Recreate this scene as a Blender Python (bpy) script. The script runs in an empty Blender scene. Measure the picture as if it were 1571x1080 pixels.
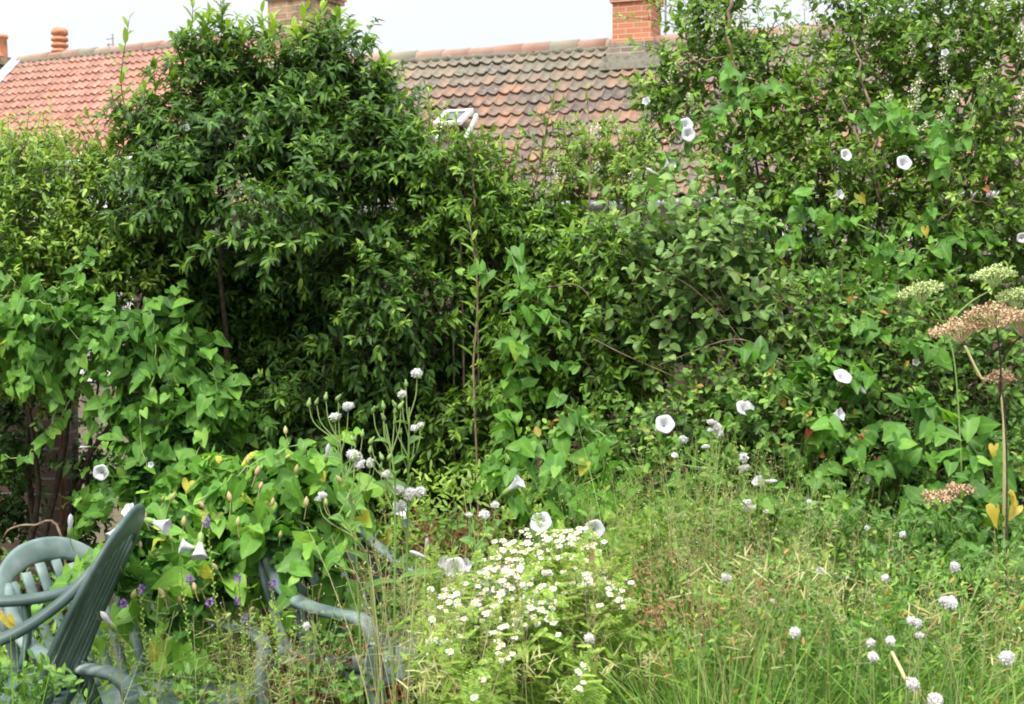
import bpy, math, random
import numpy as np
rng = np.random.default_rng(7)
random.seed(7)
R = math.radians
S = bpy.context.scene
COL = S.collection

# ------------------------------------------------------------------ camera
F = 2158.0                      # focal length in photo pixels (photo 1571 x 1080)
CAM = np.array([0.0, 0.0, 1.6])
PITCH = math.atan(90 / F)       # horizon at row 450
cd = bpy.data.cameras.new('camera'); cam = bpy.data.objects.new('camera', cd); COL.objects.link(cam)
cam.location = CAM; cam.rotation_euler = (R(90) - PITCH, 0, 0)
cd.sensor_width = 36; cd.lens = 36 * F / 1571; cd.clip_end = 3000; cd.clip_start = 0.05
cd.dof.use_dof = True; cd.dof.focus_distance = 5.3; cd.dof.aperture_fstop = 9.0
S.camera = cam

# ------------------------------------------------------------------ sky, sun, exposure
SUN_EL, SUN_AZ = 60, 205        # azimuth measured clockwise from +Y (north)
w = bpy.data.worlds.new('World'); S.world = w; w.use_nodes = True
nt = w.node_tree; nt.nodes.clear()
out = nt.nodes.new('ShaderNodeOutputWorld'); bg = nt.nodes.new('ShaderNodeBackground')
sky = nt.nodes.new('ShaderNodeTexSky'); sky.sky_type = 'NISHITA'; sky.sun_disc = False
sky.sun_elevation = R(SUN_EL); sky.sun_rotation = R(SUN_AZ); sky.dust_density = 3; sky.air_density = 1.0
mixc = nt.nodes.new('ShaderNodeMix'); mixc.data_type = 'RGBA'; mixc.inputs[0].default_value = 0.9
tc = nt.nodes.new('ShaderNodeTexCoord'); nz = nt.nodes.new('ShaderNodeTexNoise'); nz.inputs['Scale'].default_value = 2.2
nz.inputs['Detail'].default_value = 5
cr = nt.nodes.new('ShaderNodeValToRGB')
cr.color_ramp.elements[0].position = .35; cr.color_ramp.elements[0].color = (5.95, 6.12, 6.3, 1)
cr.color_ramp.elements[1].position = .65; cr.color_ramp.elements[1].color = (6.5, 6.55, 6.55, 1)
nt.links.new(tc.outputs['Generated'], nz.inputs['Vector']); nt.links.new(nz.outputs['Fac'], cr.inputs['Fac'])
nt.links.new(sky.outputs[0], mixc.inputs[6]); nt.links.new(cr.outputs[0], mixc.inputs[7])
sx_ = nt.nodes.new('ShaderNodeSeparateXYZ'); nt.links.new(tc.outputs['Generated'], sx_.inputs[0])
zz = nt.nodes.new('ShaderNodeMath'); zz.operation = 'MULTIPLY'; nt.links.new(sx_.outputs[2], zz.inputs[0]); nt.links.new(sx_.outputs[2], zz.inputs[1])
zm = nt.nodes.new('ShaderNodeMath'); zm.operation = 'MULTIPLY_ADD'; nt.links.new(zz.outputs[0], zm.inputs[0]); zm.inputs[1].default_value = 3.2; zm.inputs[2].default_value = 1.0
vm = nt.nodes.new('ShaderNodeVectorMath'); vm.operation = 'SCALE'; nt.links.new(mixc.outputs[2], vm.inputs[0]); nt.links.new(zm.outputs[0], vm.inputs[3])
nt.links.new(vm.outputs[0], bg.inputs['Color']); bg.inputs['Strength'].default_value = 0.1
nt.links.new(bg.outputs[0], out.inputs[0])
sd = bpy.data.lights.new('sun', 'SUN'); sun = bpy.data.objects.new('sun', sd); COL.objects.link(sun)
sd.energy = 3.1; sd.angle = R(18); sd.color = (1.0, .96, .88)
az, el = R(SUN_AZ), R(SUN_EL)
from mathutils import Vector
sv = Vector((math.sin(az) * math.cos(el), math.cos(az) * math.cos(el), math.sin(el)))
sun.rotation_euler = sv.to_track_quat('Z', 'Y').to_euler(); sun.location = (0, 0, 20)
S.view_settings.view_transform = 'Standard'; S.view_settings.look = 'None'
S.view_settings.exposure = 0.62; S.view_settings.gamma = 1
S.cycles.filter_width = 1.9; S.cycles.max_bounces = 7; S.cycles.diffuse_bounces = 3; S.cycles.transmission_bounces = 4
S.cycles.glossy_bounces = 2; S.cycles.transparent_max_bounces = 4

def W(px, py, d):
    """the point at distance d (along +Y) that the photo shows at pixel px, py"""
    u = (px - 785.5) / F; v = (540 - py) / F
    t = d / (math.cos(PITCH) + v * math.sin(PITCH))
    return CAM + t * np.array([u, math.cos(PITCH) + v * math.sin(PITCH), -math.sin(PITCH) + v * math.cos(PITCH)])

# ------------------------------------------------------------------ helpers
def nrm(a):
    a = np.asarray(a, float); return a / np.maximum(np.linalg.norm(a, axis=-1, keepdims=True), 1e-9)
def tag(o, label=None, cat=None, group=None, kind=None):
    if label: o['label'] = label
    if cat: o['category'] = cat
    if group: o['group'] = group
    if kind: o['kind'] = kind
    return o
def empty(name, loc, label=None, cat=None, group=None, rz=0):
    o = bpy.data.objects.new(name, None); COL.objects.link(o); o.location = tuple(loc); o.rotation_euler = (0, 0, rz)
    o.empty_display_size = .1
    return tag(o, label, cat, group)
def copy_tree(o, parent=None):
    c = o.copy(); COL.objects.link(c); c.parent = parent
    for ch in list(o.children): copy_tree(ch, c)
    return c

class Geo:
    def __init__(s): s.v = []; s.f = []; s.c = []; s.n = 0
    def add(s, V, Fs, C=None, mi=0, smooth=True):
        """V (n,3); Fs list of (m,k) index arrays; C (n,3) per point values"""
        V = np.asarray(V, float).reshape(-1, 3)
        if C is None: C = np.zeros((len(V), 3)) + .5
        C = np.broadcast_to(np.asarray(C, float), (len(V), 3))
        s.v.append(V); s.c.append(C)
        for f in Fs:
            f = np.asarray(f, np.int64)
            if f.size: s.f.append((f + s.n, mi, smooth))
        s.n += len(V)
    def mesh(s, name, mats, off=(0, 0, 0)):
        V = np.concatenate(s.v) - np.asarray(off, float); C = np.concatenate(s.c)
        loops = np.concatenate([f.ravel() for f, _, _ in s.f])
        tot = np.concatenate([np.full(len(f), f.shape[1]) for f, _, _ in s.f])
        mi = np.concatenate([np.full(len(f), m) for f, m, _ in s.f])
        sm = np.concatenate([np.full(len(f), k) for f, _, k in s.f])
        start = np.concatenate([[0], np.cumsum(tot)[:-1]])
        me = bpy.data.meshes.new(name)
        me.vertices.add(len(V)); me.vertices.foreach_set('co', V.astype(np.float32).ravel())
        me.loops.add(len(loops)); me.loops.foreach_set('vertex_index', loops.astype(np.int32))
        me.polygons.add(len(tot)); me.polygons.foreach_set('loop_start', start.astype(np.int32))
        me.polygons.foreach_set('loop_total', tot.astype(np.int32))
        me.polygons.foreach_set('material_index', mi.astype(np.int32))
        me.polygons.foreach_set('use_smooth', sm.astype(bool))
        a = me.attributes.new('col', 'FLOAT_COLOR', 'POINT')
        a.data.foreach_set('color', np.hstack([C, np.ones((len(C), 1))]).astype(np.float32).ravel())
        for m in (mats if isinstance(mats, (list, tuple)) else [mats]): me.materials.append(m)
        me.update(calc_edges=True); me.validate()
        return me
    def build(s, name, mats, parent=None, local=False):
        if not s.v: return None
        off = (0, 0, 0)
        if parent is not None and not local:
            off = np.array(parent.location)
            p = parent.parent
            while p is not None: off = off + np.array(p.location); p = p.parent
        o = bpy.data.objects.new(name, s.mesh(name, mats, off)); COL.objects.link(o)
        if parent is not None: o.parent = parent
        return o

def leafset(g, tm, O, T, N, L, Wd, bend, fold, rnd, mi=0):
    """many leaves of one template: O origin, T tip direction, N face normal"""
    n = len(O)
    if n == 0: return
    tv, fs = tm
    T = nrm(T); N = N - (N * T).sum(1, keepdims=True) * T; N = nrm(N); B = np.cross(T, N)
    L = np.broadcast_to(L, n)[:, None, None]; Wd = np.broadcast_to(Wd, n)[:, None, None]
    bend = np.broadcast_to(bend, n)[:, None, None]; fold = np.broadcast_to(fold, n)[:, None, None]
    x = tv[None, :, 0:1]; y = tv[None, :, 1:2]
    wav = rng.normal(0, .07 if len(tv) > 12 else .035, (n, len(tv), 1))
    P = O[:, None] + B[:, None] * (x * Wd) + T[:, None] * ((y - .12 * bend * y * y) * L) + N[:, None] * (fold * np.abs(x) * Wd - bend * y * np.abs(y) * L + wav * Wd)
    C = np.empty((n, len(tv), 3)); C[:, :, 0] = np.broadcast_to(rnd, n)[:, None]; C[:, :, 1] = np.abs(tv[:, 0])[None] * 2; C[:, :, 2] = tv[:, 1][None]
    base = (np.arange(n) * len(tv))[:, None, None]
    g.add(P.reshape(-1, 3), [(base + f[None]).reshape(-1, f.shape[1]) for f in fs], C.reshape(-1, 3), mi)

def strip_tm(rows):
    """a leaf from rows (y, half width); the first and last have no width"""
    v = [(0, rows[0][0], 0)]; tri = []; quad = []
    for y, h in rows[1:-1]: v += [(-h, y, 0), (0, y, 0), (h, y, 0)]
    v.append((0, rows[-1][0], 0)); k = len(rows) - 2
    tri += [(0, 2, 1), (0, 3, 2)]
    for i in range(k - 1):
        a = 1 + 3 * i; b = a + 3
        quad += [(a, a + 1, b + 1, b), (a + 1, a + 2, b + 2, b + 1)]
    a = 1 + 3 * (k - 1); t = len(v) - 1
    tri += [(a, a + 1, t), (a + 1, a + 2, t)]
    return np.array(v, float), [np.array(tri), np.array(quad)] if quad else [np.array(tri)]
LAUREL = strip_tm([(0, 0), (.28, .42), (.62, .46), (.85, .24), (1, 0)])
SMALL = strip_tm([(0, 0), (.45, .5), (1, 0)])
OVAL = strip_tm([(0, 0), (.2, .42), (.6, .5), (.88, .25), (1, 0)])
hv = [(0, 0, 0), (0, .35, 0), (0, .7, 0), (0, 1, 0)]
hl = [(.13, -.16, 0), (.34, -.24, 0), (.53, -.1, 0), (.52, .2, 0), (.38, .5, 0), (.17, .8, 0)]
hv += hl + [(-x, y, z) for x, y, z in hl]
HEART = (np.array(hv, float), [np.array([(0, 4, 5), (0, 5, 6), (0, 6, 7), (0, 7, 1), (1, 7, 8), (1, 8, 2), (2, 8, 9), (2, 9, 3),
                                         (0, 11, 10), (0, 12, 11), (0, 13, 12), (0, 1, 13), (1, 14, 13), (1, 2, 14), (2, 15, 14), (2, 3, 15)])])
BLADE = strip_tm([(0, 0), (.1, .5), (.4, .5), (.7, .36), (1, 0)])

def tubes(g, P, Rd, rnd=.5, sides=4, mi=0):
    P = np.asarray(P, float); n, k, _ = P.shape
    if n == 0: return
    Rd = np.broadcast_to(Rd, (n, k))
    T = nrm(np.gradient(P, axis=1))
    ref = np.where(np.abs(T[..., 2:3]) > .9, np.array([1., 0, 0]), np.array([0, 0, 1.]))
    A = nrm(np.cross(T, ref)); B = np.cross(T, A)
    an = np.arange(sides) * 2 * math.pi / sides
    V = P[:, :, None] + (A[:, :, None] * np.cos(an)[None, None, :, None] + B[:, :, None] * np.sin(an)[None, None, :, None]) * Rd[:, :, None, None]
    idx = np.arange(n * k * sides).reshape(n, k, sides)
    a = idx[:, :-1]; b = idx[:, 1:]; q = np.stack([a, np.roll(a, -1, 2), np.roll(b, -1, 2), b], -1).reshape(-1, 4)
    C = np.empty((n, k, sides, 3)); C[..., 0] = np.broadcast_to(rnd, n)[:, None, None]; C[..., 1] = .5; C[..., 2] = np.linspace(0, 1, k)[None, :, None]
    g.add(V.reshape(-1, 3), [q], C.reshape(-1, 3), mi)

def ribbons(g, P, Wd, side, rnd, mi=0):
    """flat blades: P (n,k,3), Wd (n,k) half widths, side (n,3); folded along the middle"""
    n, k, _ = P.shape
    Wd = np.broadcast_to(Wd, (n, k))[..., None]; T = nrm(np.gradient(P, axis=1)); s = side[:, None] * np.ones((1, k, 1))
    s = nrm(s - (s * T).sum(-1, keepdims=True) * T); nn = np.cross(T, s)
    V = np.stack([P - s * Wd + nn * Wd * .35, P, P + s * Wd + nn * Wd * .35], 2)
    idx = np.arange(n * k * 3).reshape(n, k, 3); a = idx[:, :-1]; b = idx[:, 1:]
    q = np.concatenate([np.stack([a[..., 0], a[..., 1], b[..., 1], b[..., 0]], -1).reshape(-1, 4), np.stack([a[..., 1], a[..., 2], b[..., 2], b[..., 1]], -1).reshape(-1, 4)])
    C = np.empty((n, k, 3, 3)); C[..., 0] = np.broadcast_to(rnd, n)[:, None, None]; C[..., 1] = np.array([1, 0, 1]); C[..., 2] = np.linspace(0, 1, k)[None, :, None]
    g.add(V.reshape(-1, 3), [q], C.reshape(-1, 3), mi)

def box(g, c, s, ax=None, mi=0, rnd=.5):
    c = np.asarray(c, float); s = np.asarray(s, float) / 2
    ax = np.eye(3) if ax is None else np.asarray(ax, float)
    sg = np.array([(x, y, z) for x in (-1, 1) for y in (-1, 1) for z in (-1, 1)], float)
    V = c + (sg * s) @ ax
    g.add(V, [[(0, 1, 3, 2), (4, 6, 7, 5), (0, 4, 5, 1), (2, 3, 7, 6), (0, 2, 6, 4), (1, 5, 7, 3)]], (rnd, .5, .5), mi, smooth=False)

def sweep(g, pts, wd, th, upref, n=24, mi=0, rnd=.5, cap=True):
    """moulded rail: a rounded rectangular section (width along the side, thickness along the normal) along a smooth path"""
    P = smooth(np.asarray(pts, float), n); k = len(P)
    wd = np.interp(np.linspace(0, 1, k), np.linspace(0, 1, len(np.atleast_1d(wd))), np.atleast_1d(wd)); th = np.broadcast_to(th, k)
    up = smooth(np.asarray(upref, float), n) if np.ndim(upref) == 2 else np.tile(np.asarray(upref, float), (k, 1))
    T = nrm(np.gradient(P, axis=0)); Sd = nrm(np.cross(T, up)); N = np.cross(Sd, T)
    sec = [(-.5, -.15), (-.5, .2), (-.36, .45), (0, .56), (.36, .45), (.5, .2), (.5, -.15), (.4, -.4), (0, -.3), (-.4, -.4)]
    m = len(sec)
    V = np.stack([P + Sd * (x * wd)[:, None] + N * (z * th)[:, None] for x, z in sec], 1)
    idx = np.arange(k * m).reshape(k, m); a, b = idx[:-1], idx[1:]
    q = np.stack([a, np.roll(a, -1, 1), np.roll(b, -1, 1), b], -1).reshape(-1, 4)
    g.add(V.reshape(-1, 3), [q, idx[:1][:, ::-1], idx[-1:]] if cap else [q], (rnd, .5, .5), mi)

def smooth(P, n):
    """catmull-rom through the points"""
    P = np.asarray(P, float)
    if len(P) < 3: return P[0] + (P[-1] - P[0]) * np.linspace(0, 1, max(n, 2))[:, None]
    Q = np.vstack([2 * P[0] - P[1], P, 2 * P[-1] - P[-2]]); o = []
    t = np.linspace(0, len(P) - 1 - 1e-9, n)
    for u in t:
        i = int(u); f = u - i; a, b, c, d = Q[i:i + 4]
        o.append(.5 * (2 * b + (c - a) * f + (2 * a - 5 * b + 4 * c - d) * f * f + (3 * b - a - 3 * c + d) * f ** 3))
    return np.array(o)

def revolve(g, prof, c, ax=None, seg=16, mi=0, rnd=.5, wob=None):
    """prof: (radius, height) pairs"""
    c = np.asarray(c, float); ax = np.eye(3) if ax is None else ax
    an = np.arange(seg) * 2 * math.pi / seg; k = len(prof)
    V = np.empty((k, seg, 3))
    for i, (r, h) in enumerate(prof):
        rr = r * (1 + (wob[i] if wob is not None else 0) * np.cos(5 * an + .4)); V[i] = np.stack([rr * np.cos(an), rr * np.sin(an), np.full(seg, h)], -1)
    V = V.reshape(-1, 3) @ ax + c
    idx = np.arange(k * seg).reshape(k, seg); a, b = idx[:-1], idx[1:]
    C = np.empty((k, seg, 3)); C[..., 0] = rnd; C[..., 1] = .5; C[..., 2] = np.linspace(0, 1, k)[:, None]
    g.add(V, [np.stack([a, np.roll(a, -1, 1), np.roll(b, -1, 1), b], -1).reshape(-1, 4)], C.reshape(-1, 3), mi)

# ------------------------------------------------------------------ materials
def mat(name): 
    m = bpy.data.materials.new(name); m.use_nodes = True; n = m.node_tree.nodes; n.clear()
    return m, n, m.node_tree.links
def ramp(n, stops):
    r = n.new('ShaderNodeValToRGB'); e = r.color_ramp.elements
    while len(e) < len(stops): e.new(.5)
    for k, (p, c) in enumerate(stops): e[k].position = p; e[k].color = (*c, 1)
    return r
def leafmat(name, stops, rough=.45, trans=.3, spec=.4, rib=.35, noise=.25, nscale=3.0, tint=(1.25, 1.25, .6)):
    """leaf: colour by the leaf's own number, a paler midrib, some light through it"""
    m, n, l = mat(name)
    at = n.new('ShaderNodeAttribute'); at.attribute_name = 'col'
    sp = n.new('ShaderNodeSeparateColor'); l.new(at.outputs['Color'], sp.inputs[0])
    geo = n.new('ShaderNodeNewGeometry'); no = n.new('ShaderNodeTexNoise'); no.inputs['Scale'].default_value = nscale; no.inputs['Detail'].default_value = 3
    l.new(geo.outputs['Position'], no.inputs['Vector'])
    ma = n.new('ShaderNodeMath'); ma.operation = 'SUBTRACT'; l.new(no.outputs['Fac'], ma.inputs[0]); ma.inputs[1].default_value = .5
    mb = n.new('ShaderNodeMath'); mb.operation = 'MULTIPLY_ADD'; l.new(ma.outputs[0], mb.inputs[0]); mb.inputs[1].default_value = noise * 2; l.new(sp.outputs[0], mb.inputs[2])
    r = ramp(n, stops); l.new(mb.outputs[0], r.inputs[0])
    # fine mottling
    n2 = n.new('ShaderNodeTexNoise'); n2.inputs['Scale'].default_value = 90; n2.inputs['Detail'].default_value = 2; l.new(geo.outputs['Position'], n2.inputs['Vector'])
    mr = n.new('ShaderNodeMapRange'); mr.inputs[3].default_value = .8; mr.inputs[4].default_value = 1.2; l.new(n2.outputs['Fac'], mr.inputs[0])
    hs = n.new('ShaderNodeHueSaturation'); l.new(mr.outputs[0], hs.inputs['Value']); l.new(r.outputs[0], hs.inputs['Color'])
    # midrib
    mc = n.new('ShaderNodeMapRange'); mc.inputs[1].default_value = 0; mc.inputs[2].default_value = .22; mc.inputs[3].default_value = rib; mc.inputs[4].default_value = 0
    l.new(sp.outputs[1], mc.inputs[0])
    mx = n.new('ShaderNodeMix'); mx.data_type = 'RGBA'; l.new(mc.outputs[0], mx.inputs[0]); l.new(hs.outputs[0], mx.inputs[6])
    c = stops[-2][1]; mx.inputs[7].default_value = (min(1, c[0] * 1.3), min(1, c[1] * 1.2), c[2] * 1.3, 1)
    p = n.new('ShaderNodeBsdfPrincipled'); l.new(mx.outputs[2], p.inputs['Base Color']); p.inputs['Roughness'].default_value = rough; p.inputs['Specular IOR Level'].default_value = spec
    tr = n.new('ShaderNodeBsdfTranslucent'); tm = n.new('ShaderNodeMix'); tm.data_type = 'RGBA'; tm.blend_type = 'MULTIPLY'; tm.inputs[0].default_value = 1
    l.new(mx.outputs[2], tm.inputs[6]); tm.inputs[7].default_value = (*tint, 1); l.new(tm.outputs[2], tr.inputs['Color'])
    ms = n.new('ShaderNodeMixShader'); ms.inputs[0].default_value = trans; l.new(p.outputs[0], ms.inputs[1]); l.new(tr.outputs[0], ms.inputs[2])
    o = n.new('ShaderNodeOutputMaterial'); l.new(ms.outputs[0], o.inputs[0])
    return m
def solid(name, a, b=None, rough=.6, scale=8, spec=.4, bump=0, trans=0, c3=None, detail=6, attr=0):
    m, n, l = mat(name); b = b or a
    geo = n.new('ShaderNodeNewGeometry'); no = n.new('ShaderNodeTexNoise'); no.inputs['Scale'].default_value = scale; no.inputs['Detail'].default_value = detail
    l.new(geo.outputs['Position'], no.inputs['Vector'])
    st = [(.35, a), (.65, b)] if c3 is None else [(.3, a), (.52, b), (.7, c3)]
    r = ramp(n, st)
    if attr:
        at = n.new('ShaderNodeAttribute'); at.attribute_name = 'col'; sp = n.new('ShaderNodeSeparateColor'); l.new(at.outputs['Color'], sp.inputs[0])
        mm = n.new('ShaderNodeMix'); mm.data_type = 'FLOAT'; mm.inputs[0].default_value = attr; l.new(no.outputs['Fac'], mm.inputs[2]); l.new(sp.outputs[0], mm.inputs[3]); l.new(mm.outputs[0], r.inputs[0])
    else: l.new(no.outputs['Fac'], r.inputs[0])
    p = n.new('ShaderNodeBsdfPrincipled'); l.new(r.outputs[0], p.inputs['Base Color']); p.inputs['Roughness'].default_value = rough; p.inputs['Specular IOR Level'].default_value = spec
    if bump:
        bu = n.new('ShaderNodeBump'); bu.inputs['Strength'].default_value = bump; bu.inputs['Distance'].default_value = .01; l.new(no.outputs['Fac'], bu.inputs['Height']); l.new(bu.outputs[0], p.inputs['Normal'])
    o = n.new('ShaderNodeOutputMaterial')
    if trans:
        tr = n.new('ShaderNodeBsdfTranslucent'); l.new(r.outputs[0], tr.inputs['Color']); ms = n.new('ShaderNodeMixShader'); ms.inputs[0].default_value = trans
        l.new(p.outputs[0], ms.inputs[1]); l.new(tr.outputs[0], ms.inputs[2]); l.new(ms.outputs[0], o.inputs[0])
    else: l.new(p.outputs[0], o.inputs[0])
    return m
def brickmat(name, c1, c2, mortar, scale=1.0, dirt=(.05, .05, .04), dirtf=.5):
    m, n, l = mat(name)
    tc = n.new('ShaderNodeTexCoord'); sp = n.new('ShaderNodeSeparateXYZ'); l.new(tc.outputs['Object'], sp.inputs[0])
    ad = n.new('ShaderNodeMath'); l.new(sp.outputs[0], ad.inputs[0]); l.new(sp.outputs[1], ad.inputs[1])
    cb = n.new('ShaderNodeCombineXYZ'); l.new(ad.outputs[0], cb.inputs[0]); l.new(sp.outputs[2], cb.inputs[1])
    br = n.new('ShaderNodeTexBrick'); l.new(cb.outputs[0], br.inputs['Vector']); br.inputs['Scale'].default_value = scale
    br.inputs['Brick Width'].default_value = .225; br.inputs['Row Height'].default_value = .075; br.inputs['Mortar Size'].default_value = .007
    br.inputs['Mortar Smooth'].default_value = .2; br.inputs['Bias'].default_value = -.1
    br.inputs['Color1'].default_value = (*c1, 1); br.inputs['Color2'].default_value = (*c2, 1); br.inputs['Mortar'].default_value = (*mortar, 1)
    no = n.new('ShaderNodeTexNoise'); no.inputs['Scale'].default_value = 5; no.inputs['Detail'].default_value = 8; l.new(tc.outputs['Object'], no.inputs['Vector'])
    mr = n.new('ShaderNodeMapRange'); mr.inputs[1].default_value = .45; mr.inputs[2].default_value = .7; mr.inputs[3].default_value = 0; mr.inputs[4].default_value = dirtf; l.new(no.outputs['Fac'], mr.inputs[0])
    mx = n.new('ShaderNodeMix'); mx.data_type = 'RGBA'; l.new(mr.outputs[0], mx.inputs[0]); l.new(br.outputs['Color'], mx.inputs[6]); mx.inputs[7].default_value = (*dirt, 1)
    p = n.new('ShaderNodeBsdfPrincipled'); l.new(mx.outputs[2], p.inputs['Base Color']); p.inputs['Roughness'].default_value = .85
    bu = n.new('ShaderNodeBump'); bu.inputs['Strength'].default_value = .7; bu.inputs['Distance'].default_value = .012; bu.invert = True
    l.new(br.outputs['Fac'], bu.inputs['Height']); l.new(bu.outputs[0], p.inputs['Normal'])
    o = n.new('ShaderNodeOutputMaterial'); l.new(p.outputs[0], o.inputs[0]); return m
def tilemat(name, stops, lichen, lf=.35):
    m, n, l = mat(name)
    at = n.new('ShaderNodeAttribute'); at.attribute_name = 'col'; sp = n.new('ShaderNodeSeparateColor'); l.new(at.outputs['Color'], sp.inputs[0])
    geo = n.new('ShaderNodeNewGeometry'); no = n.new('ShaderNodeTexNoise'); no.inputs['Scale'].default_value = 7; no.inputs['Detail'].default_value = 8; l.new(geo.outputs['Position'], no.inputs['Vector'])
    mm = n.new('ShaderNodeMix'); mm.data_type = 'FLOAT'; mm.inputs[0].default_value = .6; l.new(sp.outputs[0], mm.inputs[2]); l.new(no.outputs['Fac'], mm.inputs[3])
    r = ramp(n, stops); l.new(mm.outputs[0], r.inputs[0])
    n2 = n.new('ShaderNodeTexNoise'); n2.inputs['Scale'].default_value = 14; n2.inputs['Detail'].default_value = 10; n2.inputs['Roughness'].default_value = .7; l.new(geo.outputs['Position'], n2.inputs['Vector'])
    # more lichen towards the ridge (point value 3 says how near)
    ad = n.new('ShaderNodeMath'); ad.operation = 'MULTIPLY_ADD'; l.new(sp.outputs[2], ad.inputs[0]); ad.inputs[1].default_value = .16; l.new(n2.outputs['Fac'], ad.inputs[2])
    mr = n.new('ShaderNodeMapRange'); mr.inputs[1].default_value = .5; mr.inputs[2].default_value = .66; mr.inputs[3].default_value = 0; mr.inputs[4].default_value = lf; l.new(ad.outputs[0], mr.inputs[0])
    mx = n.new('ShaderNodeMix'); mx.data_type = 'RGBA'; l.new(mr.outputs[0], mx.inputs[0]); l.new(r.outputs[0], mx.inputs[6]); mx.inputs[7].default_value = (*lichen, 1)
    n3 = n.new('ShaderNodeTexNoise'); n3.inputs['Scale'].default_value = 1.3; n3.inputs['Detail'].default_value = 7; l.new(geo.outputs['Position'], n3.inputs['Vector'])
    m3 = n.new('ShaderNodeMapRange'); m3.inputs[1].default_value = .46; m3.inputs[2].default_value = .62; m3.inputs[3].default_value = 0; m3.inputs[4].default_value = lf * .65; l.new(n3.outputs['Fac'], m3.inputs[0])
    mx3 = n.new('ShaderNodeMix'); mx3.data_type = 'RGBA'; l.new(m3.outputs[0], mx3.inputs[0]); l.new(mx.outputs[2], mx3.inputs[6]); mx3.inputs[7].default_value = (lichen[0] * .65, lichen[1] * .62, lichen[2] * .6, 1); mx = mx3
    p = n.new('ShaderNodeBsdfPrincipled'); l.new(mx.outputs[2], p.inputs['Base Color']); p.inputs['Roughness'].default_value = .75
    bu = n.new('ShaderNodeBump'); bu.inputs['Strength'].default_value = .4; bu.inputs['Distance'].default_value = .01; l.new(n2.outputs['Fac'], bu.inputs['Height']); l.new(bu.outputs[0], p.inputs['Normal'])
    o = n.new('ShaderNodeOutputMaterial'); l.new(p.outputs[0], o.inputs[0]); return m

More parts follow.
